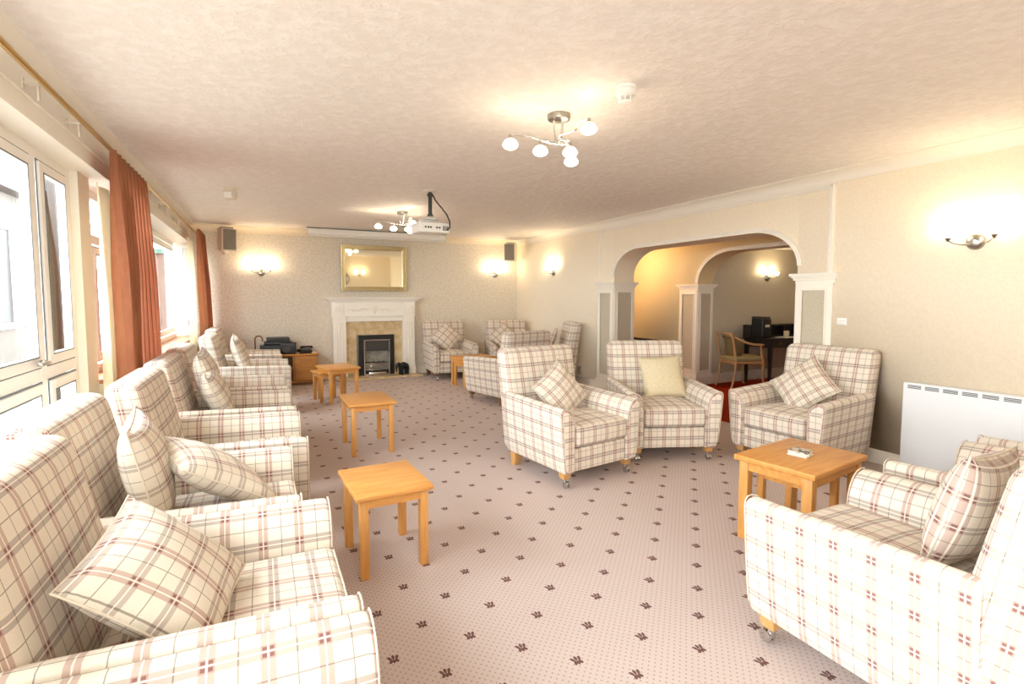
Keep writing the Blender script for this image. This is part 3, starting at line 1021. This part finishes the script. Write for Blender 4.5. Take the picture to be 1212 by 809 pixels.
obj('frame', lathe(BM(), [(.17, 0), (.20, .03), (.24, .035), (.27, .02), (.27, 0)], 32, m4), M['steel'], t)
obj('glass', lathe(BM(), [(.18, 0), (.18, .012), (0, .012)], 32, m4), M['mirror'], t)

# ================================================================== CEILING LIGHTS
def make_ceiling_light():
    t = thing('ceiling_light', '', 'ceiling light')
    obj('canopy', lathe(BM(), [(.068, 0), (.070, -.012), (.066, -.030), (.05, -.036), (0, -.038)], 28), M['steel'], t)
    bm = BM()
    for x, y in ((-.035, .0), (.0, -.035), (.035, .01)): tube(bm, [(x, y, -.03), (x*.9, y*.9, -.10), (x*.6, y*.6, -.150)], .005, 8)
    obj('stem', bm, M['chrome'], t)
    sh = [(-.315, .02), (-.11, .03), (.065, -.025), (.185, .15), (-.02, -.345)]
    arms = [[(0, 0, -.150), (.10, .03, -.155), (-.03, .05, -.158), (-.16, .02, -.150), (-.24, .04, -.142), (-.315, .02, -.155)],
            [(.02, 0, -.150), (-.05, .02, -.16), (-.09, .01, -.16), (-.11, .03, -.165)],
            [(0, .02, -.150), (.05, .05, -.16), (.075, .01, -.155), (.065, -.025, -.165)],
            [(-.03, 0, -.150), (.06, -.02, -.15), (.11, .06, -.16), (.16, .12, -.155), (.185, .15, -.165)],
            [(.03, .02, -.150), (-.03, -.05, -.145), (.02, -.15, -.13), (-.02, -.25, -.115), (-.02, -.345, -.13)]]
    for (x, y), a in zip(sh, arms):
        # smooth the arm path
        P = [Vector(p) for p in a]; Q = []
        for i in range(len(P)-1):
            p0, p1, p2, p3 = P[max(i-1, 0)], P[i], P[i+1], P[min(i+2, len(P)-1)]
            for k in range(5):
                s = k/5
                Q.append(.5*((2*p1) + (p2-p0)*s + (2*p0-5*p1+4*p2-p3)*s*s + (3*p1-p0-3*p2+p3)*s**3))
        Q.append(P[-1])
        am = obj('arm', tube(BM(), Q, .0045, 8), M['chrome'], t)
        z = a[-1][2]
        m5 = Matrix.Translation((x, y, z))
        obj('lamp_holder', lathe(BM(), [(.006, .004), (.010, 0), (.011, -.02), (.016, -.028)], 14, m5), M['steel'], am)
        obj('lamp_shade', lathe(BM(), [(.014, -.022), (.030, -.030), (.043, -.048), (.046, -.060), (.036, -.074), (.018, -.082), (0, -.084)], 20, m5), M['glow'], am)
    return t, [(x, y, a[-1][2]) for (x, y), a in zip(sh, arms)]
CL, SH = make_ceiling_light()
CL.location = (1.645, 2.72, ZC); CL['label'] = 'chrome five shade ceiling light near the smoke detector'; CL['group'] = 'chrome ceiling lights'
dup(CL, (1.66, 6.60, ZC), R(10), 'chrome five shade ceiling light beside the projector', 'chrome ceiling lights')
for cx, cy in ((1.645, 2.72), (1.66, 6.60)):
    for x, y, z in SH: point('bulb', (cx+x, cy+y, ZC+z-.002), .5, WARM, .02)
    for x, y, z in SH[::2]: point('bulb', (cx+x, cy+y, ZC+z-.11), 1.0, WARM, .02)

# smoke detector, sensor
t = thing('smoke_detector', 'white round smoke detector on the ceiling', 'smoke detector', (1.745, 2.21, ZC))
obj('base', lathe(BM(), [(.052, 0), (.052, -.014), (.049, -.016)], 28), M['plastic'], t)
obj('body', lathe(BM(), [(.046, -.016), (.050, -.018), (.050, -.048), (.044, -.054), (.030, -.058)], 28), M['plastic'], t)
bm = BM()
for k in range(8):
    a = 2*PI*k/8; box(bm, -.005, .005, -.004, .004, -.078, -.056, M4=Matrix.Rotation(a, 4, 'Z') @ Matrix.Translation((.036, 0, 0)))
lathe(bm, [(.038, -.076), (.034, -.084), (.018, -.088), (0, -.089)], 24)
obj('chamber', bm, M['plastic'], t)
t = thing('motion_sensor', 'small beige sensor box on the ceiling above the left window', 'sensor', (-.25, 5.93, ZC), R(-20))
obj('base', lathe(BM(), [(.055, 0), (.055, -.02), (.05, -.03), (0, -.03)], 20), M['cream_plastic'], t)
obj('head', soft_box(.055, .045, .045, .02, 2, lambda o: Vector((o.x, o.y, o.z - .07))), M['cream_plastic'], t)
obj('lens', soft_box(.04, .012, .028, .01, 2, lambda o: Vector((o.x, o.y - .046, o.z - .075))), M['plastic'], t)

# projector
t = thing('projector', 'white projector hanging from the ceiling on a dark pole', 'projector', (1.60, 5.2, ZC), R(4))
obj('ceiling_plate', lathe(BM(), [(.075, 0), (.075, -.008), (.03, -.014), (0, -.014)], 24), M['plastic'], t)
bm = BM(); tube(bm, [(0, 0, -.01), (0, 0, -.265)], .020, 14); tube(bm, [(0, 0, -.03), (0, 0, -.055)], .030, 14); tube(bm, [(0, 0, -.24), (0, 0, -.262)], .030, 14)
obj('pole', bm, M['dark'], t)
bm = BM(); lathe(bm, [(.0, -.26), (.04, -.262), (.085, -.285), (.085, -.292), (0, -.292)], 20)
box(bm, -.12, .12, -.006, .006, -.312, -.300); box(bm, -.006, .006, -.12, .12, -.312, -.300)
for x in (-.115, .115): tube(bm, [(x, 0, -.306), (x, 0, -.335)], .005, 8)
tube(bm, [(0, 0, -.29), (0, 0, -.335)], .012, 8)
obj('mount', bm, M['plastic'], t)
bd = obj('body', soft_box(.165, .13, .052, .016, 3, lambda o: Vector((o.x, o.y, o.z - .385))), M['plastic'], t)
bm = BM()
for x in (-.10, -.07, -.045, .02, .05): box(bm, x-.010, x+.010, -.133, -.128, -.395, -.378, .002)
for i in range(6): box(bm, .085 + i*.011, .090 + i*.011, -.133, -.128, -.415, -.365)
obj('socket_panel', bm, M['dark'], bd, smooth=False)
obj('lens', lathe(BM(), [(.036, 0), (.036, .03), (.028, .03), (.026, .012), (0, .012)], 20, Matrix.Translation((-.08, .125, -.385)) @ Matrix.Rotation(-PI/2, 4, 'X')), M['black'], t)
obj('cable', tube(BM(), [(.02, -.01, -.03), (.05, -.03, -.10), (.10, -.06, -.17), (.145, -.09, -.24), (.158, -.14, -.32), (.15, -.16, -.385), (.13, -.135, -.40)], .007, 8), M['black'], t)
# projection screen case
t = thing('projection_screen', 'long white roller screen case mounted under the ceiling by the back wall', 'projector screen', (1.80, 8.66, ZC))
bm = BM(); prism(bm, [(-.055, -.012), (.055, -.012), (.055, -.10), (.03, -.115), (-.045, -.115), (-.06, -.09)], 'x', -1.12, 1.12)
obj('case', bm, M['plastic'], t, angle=30)
bm = BM()
for s in (-1, 1): box(bm, s*1.128-.010, s*1.128+.010, -.064, .06, -.12, -.008, .004); box(bm, s*.95-.02, s*.95+.02, -.03, .3, -.012, 0)
obj('end_cap', bm, M['cream_plastic'], t)
obj('bottom_bar', bx(-1.08, 1.08, -.02, .012, -.135, -.117, .004), M['plastic'], t)
obj('slot', bx(-1.12, 1.12, -.0612, -.058, -.020, -.014), M['dark'], t)

# wall speakers
def make_speaker():
    t = thing('wall_speaker', '', 'speaker')
    obj('cabinet', soft_box(.105, .085, .165, .012, 3), M['cream_plastic'], t)
    obj('grille', soft_box(.092, .006, .150, .005, 2, lambda o: Vector((o.x, o.y - .086, o.z))), M['grille'], t)
    bm = BM(); box(bm, -.07, .07, -.05, .09, .166, .178, .002); box(bm, -.02, .02, .05, .16, .15, .172, .002)
    obj('bracket', bm, M['dark'], t)
    bm = BM(); box(bm, -.035, .035, .02, .07, -.20, -.166, .004); tube(bm, [(0, .05, -.19), (0, .09, -.21), (0, .15, -.21)], .014, 8)
    obj('mount', bm, M['plastic'], t)
    return t
SP = make_speaker()
SP.location = (-.43, 8.80, 2.225); SP.rotation_euler = (R(4), 0, R(25)); SP['label'] = 'cream wall speaker high in the far left corner by the curtain'; SP['group'] = 'wall speakers'
dup(SP, (4.25, 8.76, 2.215), None, 'cream wall speaker high in the far right corner', 'wall speakers', rot=(R(4), 0, R(-38)))

# sockets, thermostat
def socket(name, label, cat, x, y, z, rz, w, h):
    t = thing(name, label, cat, (x, y, z), R(rz))
    obj('plate', bx(-w/2, w/2, -.010, 0, -h/2, h/2, .003), M['plastic'], t)
    return t
t = socket('wall_socket', 'white double socket on the back wall between two armchairs', 'socket', 3.86, YB, .735, 0, .147, .087)
bm = BM()
for sx in (-.036, .036):
    box(bm, sx-.005, sx+.005, -.013, -.009, .018, .032)
obj('switch', bm, M['cream_plastic'], t, smooth=False)
bm = BM()
for sx in (-.036, .036):
    box(bm, sx-.003, sx+.003, -.0105, -.0095, -.002, .008)
    for q in (-.011, .011): box(bm, sx+q-.003, sx+q+.003, -.0105, -.0095, -.018, -.012)
obj('pin_holes', bm, M['dark'], t, smooth=False)
t = socket('wall_socket', 'white socket low on the right wall beside the arch pillar', 'socket', XW, 6.75, .22, -90, .11, .11)
bm = BM(); box(bm, -.03, .03, -.03, -.01, -.03, .03, .008)
obj('plug', bm, M['cream_plastic'], t, smooth=False)
t = socket('thermostat', 'small white switch plate on the right wall beside the near pillar', 'wall switch', XW, 2.728, 1.155, -90, .085, .060)
bm = BM()
for k in range(5): box(bm, -.028 + k*.013, -.022 + k*.013, -.0108, -.0095, .004, .008)
obj('markings', bm, M['grille'], t, smooth=False)

# ================================================================== HEATER
t = thing('panel_heater', 'long white storage heater on the right wall', 'heater', (XW-.002, 1.39, 0))
obj('casing', bx(-.10, 0, -.80, .80, .045, .715, .012), M['heater'], t)
bm = BM()
for k in range(14):
    y = .765 - k*.113
    for q in range(3): box(bm, -.102, -.094, y-.088, y, .672 + q*.010, .678 + q*.010)
obj('grille', bm, M['heat_slot'], t, smooth=False)
bm = BM()
for y in (-.7, .7): box(bm, -.09, -.01, y-.04, y+.04, 0, .05, .004)
obj('foot', bm, M['heater'], t)

# ================================================================== SIDE TABLES
def make_table(name, label, w, d, h, top=.028, leg=.042, apron=.045, group=None):
    """w along x, d along y"""
    t = thing(name, label, 'side table', group=group)
    obj('tabletop', bx(-w/2, w/2, -d/2, d/2, h-top, h, .007, 3), M['oak'], t)
    ix, iy = w/2-.022, d/2-.022
    for sx in (-1, 1):
        for sy in (-1, 1):
            a, b = sorted((sx*ix, sx*(ix-leg))); c, e = sorted((sy*iy, sy*(iy-leg)))
            obj('leg', bx(a, b, c, e, 0, h-top, .004), M['oak_leg'], t)
    bm = BM()
    for sx in (-1, 1):
        a, b = sorted((sx*(ix-.006), sx*(ix-.026))); box(bm, a, b, -iy+leg, iy-leg, h-top-apron, h-top)
    for sy in (-1, 1):
        a, b = sorted((sy*(iy-.006), sy*(iy-.026))); box(bm, -ix+leg, ix-leg, a, b, h-top-apron, h-top)
    obj('apron', bm, M['oak'], t, smooth=False)
    return t
GT = 'oak side tables'
def put(t, x, y, rz): t.location = (x, y, 0); t.rotation_euler = (0, 0, R(rz))
put(make_table('side_table', 'small oak side table nearest the camera on the carpet', .385, .455, .42, .028, .042, group=GT), .553, 2.665, 3)
put(make_table('side_table', 'oak side table standing alone behind the nearest small one', .405, .57, .455, .026, .040, group=GT), .835, 4.71, 1)
put(make_table('side_table', 'larger oak nesting table in front of the fireplace', .42, .54, .455, .026, .042, group=GT), .885, 7.08, 12)
put(make_table('side_table', 'smaller oak nesting table tucked under the one before the fireplace', .34, .36, .395, .024, .036, group=GT), .765, 7.13, 12)
put(make_table('side_table', 'large oak side table on the right holding a stack of coasters', .60, .44, .48, .032, .052, .05, group=GT), 2.705, 1.83, 8)
put(make_table('side_table', 'small oak table nested under the large right hand table', .40, .33, .405, .024, .038, group=GT), 2.72, 1.85, 8)
put(make_table('side_table', 'oak table at the back between the far armchairs', .58, .46, .455, .028, .042, group=GT), 2.93, 7.38, 10)
put(make_table('side_table', 'small oak table nested under the one among the far armchairs', .40, .34, .385, .024, .036, group=GT), 2.86, 7.37, 10)
# coasters
for k in range(4):
    lb = ['bottom coaster of the stack on the large oak table', 'second coaster from the bottom of the stack',
          'third coaster from the bottom of the stack', 'patterned top coaster of the stack on the large oak table'][k]
    o = obj('coaster', bx(-.052, .052, -.052, .052, 0, .0065, .0025), M['print'] if k == 3 else M['paper'],
            None, (2.70 + .004*((k*7) % 3 - 1), 1.83 + .004*((k*5) % 3 - 1), .4802 + k*.0067), (0, 0, R(18 + 5*((k*3) % 4 - 1))))
    tag(o, lb, 'coaster', 'stack of coasters')

# ================================================================== ARMCHAIRS
A0 = make_chair('armchair', '')
GW = 'plaid armchairs in the window row'
XC = -.215
ml = []
ml.append(chair(XC+.01, .885, 90, 'plaid armchair cut off in the bottom left corner', GW, A0, True))
ml.append(chair(XC, 1.69, 90, 'plaid armchair by the window holding one slumped square cushion, nearest full one', GW, A0))
ml.append(chair(XC-.09, 2.51, 90, 'plaid armchair in the window row holding two crossed cushions', GW, A0))
ml.append(chair(XC, 3.40, 90, 'third whole plaid armchair of the window row, empty', GW, A0))
ml.append(chair(XC-.01, 4.33, 90, 'plaid armchair in front of the larger curtain, cushion leaning on its back', GW, A0))
ml.append(chair(XC-.02, 5.27, 90, 'empty plaid armchair of the window row, behind the leaning cushion', GW, A0))
ml.append(chair(XC+.07, 6.74, 90, 'plaid armchair of the window row with the farthest cushion', GW, A0))
ml.append(chair(XC+.02, 8.08, 90, 'last plaid armchair of the window row, next to the back wall', GW, A0))
GM = 'plaid armchairs in the right half of the lounge'
mC1 = chair(2.17, 3.46, 8, 'plaid armchair standing in the middle of the carpet, diagonal cushion inside', GM, A0)
mC2 = chair(3.20, 3.54, -22, 'plaid armchair before the arch holding a plain beige cushion', GM, A0)
mC3 = chair(4.03, 2.72, -85, 'plaid armchair against the right wall beside the heater', GM, A0)
mR1 = chair(2.075, .93, 180, 'large foreground plaid armchair at bottom right', GM, A0)
mR2 = chair(3.05, .95, 180, 'plaid armchair just beyond the foreground one, mostly hidden behind it', GM, A0)
mR3 = chair(3.99, .97, 180, 'plaid armchair at the right picture edge in front of the heater', GM, A0)
A1 = make_chair('armchair', '', True)
GF = 'plaid armchairs at the far end'
mF1 = chair(2.90, 8.42, -4, 'plaid armchair just right of the fireplace', GF, A1, True)
mF2 = chair(3.93, 8.12, -14, 'plaid armchair in the far right corner under the speaker', GF, A1)
mF3 = chair(2.90, 6.09, 194, 'plaid armchair with its back turned, behind the central one', GF, A1)
A2 = make_chair('armchair', '', True, .04)
mF4 = chair(4.02, 6.98, -110, 'tall backed plaid armchair against the right wall beside the arch', GF, A2, True)

def lean(m, label, dx, roll, kind='plaid', a=.21, T=.075, y=.10, z=.64, tilt=24, yaw=0):
    n = Vector((math.sin(R(yaw)), -math.cos(R(yaw))*math.cos(R(tilt)), math.sin(R(tilt))))
    return cushion(label, on_chair(m, (dx, y, z)), dir_chair(m, n), roll, kind, a, T)
lean(mC1, 'plaid cushion set diagonally in the central armchair', -.01, 33, a=.20, z=.605, y=.05)
lean(mC2, 'plain beige cushion upright in the armchair before the arch', .07, 3, 'beige', .20, .07, z=.635, y=.08)
lean(mC3, 'plaid cushion set diagonally in the armchair by the right wall', -.02, 45, z=.625, y=.03, tilt=32)
lean(mF1, 'plaid cushion standing on its corner in the armchair right of the fireplace', -.02, 45, z=.68, y=.08)
lean(mF2, 'plaid cushion set diagonally in the far corner armchair', -.1, 40, z=.66, y=.07)
lean(mF4, 'plaid cushion leaning in the tall backed armchair', .02, 10, z=.68, y=.04)
lean(mR1, 'white lit plaid cushion upright in the foreground right armchair', -.07, 4, z=.65, y=.09, tilt=14, yaw=4)
lean(ml[1], 'square plaid cushion slumped in the nearest full window armchair', -.06, 14, a=.205, z=.60, y=.04, tilt=46, yaw=-14)
lean(ml[2], 'plaid cushion standing upright against the chair back beside a fallen one', -.10, 3, a=.22, z=.685, y=.115, tilt=12, yaw=6)
lean(ml[2], 'plaid cushion fallen sideways, propped on the upright one by the window', -.02, 12, a=.228, z=.625, y=-.10, tilt=56, yaw=8)
lean(ml[4], 'plaid cushion leaning in front of another below the larger curtain', -.06, 10, a=.225, z=.65, y=.08, tilt=22, yaw=3)
lean(ml[4], 'plaid cushion standing behind the leaning one below the larger curtain', .07, 4, a=.215, z=.76, y=.15, tilt=12)
lean(ml[6], 'plaid cushion leaning in the farthest cushioned window armchair', -.07, 6, a=.24, z=.69, y=.085, tilt=18)

# ================================================================== TV CABINET and what stands on it
t = thing('tv_cabinet', 'low pine cabinet against the back wall, left of the fireplace', 'cabinet', (.17, 8.76, 0))
bm = BM()
box(bm, -.60, .60, -.22, .22, .04, .07); box(bm, -.60, -.57, -.22, .22, .07, .46); box(bm, .57, .60, -.22, .22, .07, .46)
box(bm, .24, .265, -.20, .22, .07, .46); box(bm, -.265, -.24, -.20, .22, .07, .46); box(bm, -.57, .57, .20, .22, .07, .46); box(bm, -.24, .24, -.20, .2, .26, .28)
obj('body', bm, M['pine'], t, smooth=False)
obj('top', bx(-.63, .63, -.245, .23, .46, .49, .006), M['pine'], t)
obj('plinth', bx(-.58, .58, -.19, .21, 0, .045), M['leg_dark'], t, smooth=False)
for s in (-1, 1):
    bm = BM(); x0, x1 = sorted((s*.265, s*.585)); box(bm, x0, x1, -.238, -.222, .075, .455, .003)
    frame_box(bm, 'y', -.248, -.236, x0+.004, x1-.004, .08, .45, .06, .003)
    d = obj('door', bm, M['pine'], t, smooth=False)
    obj('knob', lathe(BM(), [(.008, 0), (.008, .014), (.016, .02), (.016, .028), (0, .032)], 14, Matrix.Translation((s*.30, -.248, .27)) @ Matrix.Rotation(PI/2, 4, 'X')), M['brass'], d)
def small(name, label, cat, bm, mat, loc, rz=0): return tag(obj(name, bm, mat, None, loc, (0, 0, R(rz))), label, cat)
ZT = .4905
t = thing('video_recorder', 'wide black box at the bottom of the equipment stack on the cabinet', 'media player', (.20, 8.83, ZT))
obj('case', bx(-.24, .24, -.13, .13, .008, .13, .006), M['black'], t); obj('display', bx(-.05, .07, -.133, -.128, .05, .08), M['dark'], t)
t = thing('disc_player', 'middle black box in the equipment stack on the cabinet', 'media player', (.22, 8.83, ZT+.1305))
obj('case', bx(-.20, .20, -.13, .13, .0, .055, .005), M['black'], t); obj('tray', bx(-.07, .07, -.133, -.128, .022, .036), M['dark'], t)
t = thing('receiver_box', 'topmost slim black box in the equipment stack on the cabinet', 'media player', (.22, 8.84, ZT+.186))
obj('case', bx(-.165, .165, -.12, .12, .0, .06, .005), M['dark'], t); obj('display', bx(-.10, .10, -.123, -.118, .02, .04), M['black'], t)
t = thing('radio', 'black box with a round speaker at the front of the pine cabinet', 'radio', (.36, 8.625, ZT), R(-12))
obj('case', soft_box(.105, .07, .085, .012, 2, lambda o: Vector((o.x, o.y, o.z+.086))), M['black'], t)
obj('speaker_cone', lathe(BM(), [(.062, 0), (.058, .008), (.05, .006), (.02, -.004), (0, 0)], 24, Matrix.Translation((-.02, -.071, .085)) @ Matrix.Rotation(PI/2, 4, 'X')), M['dark'], t)
small('paper_sheet', 'white paper lying on the right end of the pine cabinet', 'paper', bx(-.10, .10, -.08, .08, 0, .004), M['paper'], (.66, 8.68, ZT), 12)
t = thing('telephone', 'black telephone on the right end of the pine cabinet', 'telephone', (.63, 8.80, ZT+.004), R(8))
obj('base', prism(BM(), [(-.07, 0), (.07, 0), (.07, .05), (-.07, .022)], 'x', -.075, .075), M['black'], t)
obj('handset', tube(BM(), [(-.09, 0, .06), (-.075, 0, .076), (0, 0, .082), (.075, 0, .076), (.09, 0, .06)], [.020, .020, .014, .020, .020], 10), M['black'], t)
small('adaptor', 'small black adaptor block between the radio and the telephone', 'adaptor', soft_box(.035, .03, .022, .008, 2, lambda o: Vector((o.x, o.y, o.z+.023))), M['blackm'], (.53, 8.84, ZT), 10)
small('remote_control', 'black remote control at the front edge of the pine cabinet', 'remote control', soft_box(.09, .024, .010, .008, 2, lambda o: Vector((o.x, o.y, o.z+.0105))), M['blackm'], (.60, 8.57, ZT), 5)
small('turntable_box', 'low dark box at the left end of the pine cabinet', 'media player', soft_box(.11, .10, .032, .012, 2, lambda o: Vector((o.x, o.y, o.z+.033))), M['dark'], (-.30, 8.72, ZT), 0)
ck = [(0, 0, 0), (0, 0, .25), (0, 0, .74)] + [(.05 - .05*math.cos(PI*i/8), 0, .74 + .05*math.sin(PI*i/8)) for i in range(1, 9)] + [(.10, 0, .71)]
small('walking_stick', 'brown crook handled walking stick beside the equipment stack', 'walking stick', tube(BM(), ck, .010, 10), M['brown_cane'], (-.10, 8.495, 0), 0)

# ================================================================== BEYOND THE ARCH
t = thing('writing_desk', 'dark wooden desk with a raised back, beyond the arches', 'desk', (7.62, 5.56, 0))
BW = wood('black_wood', '1b1512', '2a211c')
obj('desktop', bx(-.60, .60, -.27, .25, .70, .725, .004), BW, t)
obj('carcass', bx(-.57, .57, -.24, .24, .58, .70), BW, t, smooth=False)
for k in range(3):
    x = -.375 + k*.375
    d = obj('drawer', bx(x-.175, x+.175, -.252, -.238, .595, .69, .003), BW, t, smooth=False)
    obj('knob', lathe(BM(), [(.006, 0), (.012, .014), (0, .02)], 12, Matrix.Translation((x, -.252, .642)) @ Matrix.Rotation(PI/2, 4, 'X')), M['brass'], d)
for sx in (-1, 1):
    for sy in (-1, 1): obj('leg', taper_box(BM(), sx*.545, sy*.215, 0, .58, .016, .016, .026, .026), BW, t, smooth=False)
bm = BM(); box(bm, -.60, .60, .10, .25, .725, .74); box(bm, -.60, .60, .22, .25, .74, .92)
for x in (-.59, -.2, .2, .58): box(bm, x-.01, x+.01, .10, .22, .74, .90)
box(bm, -.60, .60, .09, .25, .90, .92)
obj('upstand', bm, BW, t, smooth=False)
t = thing('printer', 'tall black machine standing on the left end of the dark desk', 'printer', (7.13, 5.56, .7255))
obj('case', soft_box(.10, .11, .15, .02, 2, lambda o: Vector((o.x, o.y, o.z+.151))), M['black'], t)
obj('lid', soft_box(.095, .10, .018, .01, 2, lambda o: Vector((o.x, o.y+.01, o.z+.315))), M['dark'], t)
obj('panel', bx(-.05, .05, -.113, -.107, .17, .21), M['cream_plastic'], t, smooth=False)
small('printed_sheet', 'white papers lying on the dark desk beyond the arches', 'paper', bx(-.16, .16, -.10, .10, 0, .006), M['paper'], (7.55, 5.42, .7255), 6)
t = thing('mug', 'pale mug standing on the dark desk', 'mug', (7.60, 5.46, .7318))
obj('cup', lathe(BM(), [(.034, 0), (.040, .01), (.041, .095), (.037, .095), (.035, .012), (0, .012)], 20), M['beige'], t)
obj('handle', tube(BM(), [(.039, 0, .075), (.062, 0, .07), (.068, 0, .048), (.058, 0, .026), (.039, 0, .022)], .006, 8), M['beige'], t)
# wooden armchair (tub back), facing +x -> local front -y
t = thing('desk_chair', 'wooden armchair with curved open arms at the dark desk', 'chair', (6.56, 5.47, 0), R(75))
W = M['chair_wood']
obj('seat', soft_box(.25, .235, .035, .03, 3, lambda o: Vector((o.x*(1-.12*(o.y > 0)*o.y/.235), o.y-.01, o.z + .445)), bulge=(0, 0, .02)), M['upholstery'], t)
bm = BM(); box(bm, -.25, .25, -.245, -.215, .36, .42, .006); box(bm, -.215, .215, .19, .215, .36, .42, .006)
for s in (-1, 1): tube(bm, [(s*.24, -.23, .39), (s*.20, .2, .39)], .022, 8)
obj('seat_rail', bm, W, t)
for s in (-1, 1):
    obj('leg', tube(BM(), [(s*.25, -.25, 0), (s*.245, -.235, .05), (s*.235, -.22, .2), (s*.24, -.225, .36), (s*.245, -.19, .50), (s*.255, -.16, .66)], [.022, .015, .017, .024, .017, .016], 10), W, t)
    obj('leg', tube(BM(), [(s*.20, .27, 0), (s*.195, .215, .2), (s*.195, .20, .42), (s*.20, .235, .62), (s*.19, .275, .84)], [.016, .018, .020, .018, .015], 10), W, t)
arm = []
for i in range(25):
    a = PI*(i/24)
    arm.append((.27*math.cos(a), -.16 + .41*math.sin(a)**.75, .66 + .16*math.sin(a)**2))
obj('arm_rail', tube(BM(), [(.255, -.20, .655)] + arm + [(-.255, -.20, .655)], .018, 10), W, t)
bm = BM(); rows = []
for j in range(6):
    z = .48 + j*.058
    row = []
    for i in range(13):
        a = PI*(.22 + .56*i/12); k = j/5
        row.append(bm.verts.new(((.21+.04*k)*math.cos(a), -.16 + (.36+.045*k)*math.sin(a)**.75, z)))
    rows.append(row)
for j in range(5):
    for i in range(12): bm.faces.new((rows[j][i], rows[j][i+1], rows[j+1][i+1], rows[j+1][i]))
bmesh.ops.solidify(bm, geom=bm.faces[:], thickness=.02)
obj('back_panel', bm, M['upholstery'], t, angle=70)
# handrail in the corridor
t = thing('handrail', 'black handrail along the corridor wall beyond the arch', 'handrail', (X2-.11, 6.95, 0))
obj('rail', bx(-.035, .035, -.36, .5, .62, .655, .008), M['black'], t)
bm = BM()
for y in (-.32, .4): box(bm, -.015, .015, y-.015, y+.015, 0, .62)
obj('post', bm, M['black'], t, smooth=False)
obj('lower_rail', bx(-.012, .012, -.32, .4, .50, .53), M['black'], t, smooth=False)
t = thing('ceiling_sensor', 'small white fitting on the corridor ceiling above the arch', 'sensor', (5.6, 5.12, 2.17))
obj('base', lathe(BM(), [(.045, 0), (.045, -.02), (.03, -.034), (0, -.036)], 20), M['plastic'], t)
obj('lens', lathe(BM(), [(.02, -.034), (.012, -.046), (0, -.048)], 14), M['cream_plastic'], t)

# ================================================================== LIGHT
w = bpy.data.worlds.new('World'); S.world = w; w.use_nodes = True
bg = w.node_tree.nodes['Background']
bg.inputs[0].default_value = (.87, .94, 1., 1); bg.inputs[1].default_value = 18.0
def portal(x, y0, y1, z0, z1):
    l = bpy.data.lights.new('window_portal', 'AREA'); l.shape = 'RECTANGLE'; l.size = z1-z0; l.size_y = y1-y0
    l.cycles.is_portal = True
    o = bpy.data.objects.new('window_portal', l); C.objects.link(o)
    o.location = (x, (y0+y1)/2, (z0+z1)/2); o.rotation_euler = (0, -PI/2, 0)
portal(-1.25, -1.6, 4.2, .04, 2.165); portal(-1.25, 4.44, 8.98, .79, 2.165)
l = bpy.data.lights.new('window_portal', 'AREA'); l.shape = 'RECTANGLE'; l.size = 1.1; l.size_y = 1.45; l.cycles.is_portal = True
o = bpy.data.objects.new('window_portal', l); C.objects.link(o); o.location = (-.2, YR-.14, 1.475); o.rotation_euler = (PI/2, 0, 0)
point('corridor_lamp', (5.35, 6.9, 1.95), 26, (1, .70, .40), .06)
point('alcove_lamp', (7.6, 4.2, 1.95), 14, (1, .8, .5), .06)

# ================================================================== CAMERA
F, PPX, PPY, HOR, VPX, H = 606., 606., 392., 352., 309., 1.36
pitch = math.atan((PPY-HOR)/F)
psi = math.atan2(PPX-VPX, math.hypot(F, PPY-HOR))
cam = bpy.data.cameras.new('Camera'); co = bpy.data.objects.new('Camera', cam); C.objects.link(co)
cam.sensor_fit = 'HORIZONTAL'; cam.sensor_width = 36; cam.lens = F/1212*36
cam.shift_y = -(404.5-PPY)/1212
cam.clip_start = .02
co.location = (0, 0, H); co.rotation_euler = (PI/2 - pitch, 0, -psi)
S.camera = co

S.view_settings.view_transform = 'Standard'; S.view_settings.look = 'None'
S.view_settings.gamma = 1; S.view_settings.use_curve_mapping = False
S.view_settings.exposure = 0.17
cy = S.cycles
cy.use_denoising = True; cy.max_bounces = 10; cy.diffuse_bounces = 6; cy.glossy_bounces = 4; cy.transparent_max_bounces = 10
cy.sample_clamp_indirect = 6
cy.caustics_reflective = False; cy.caustics_refractive = False
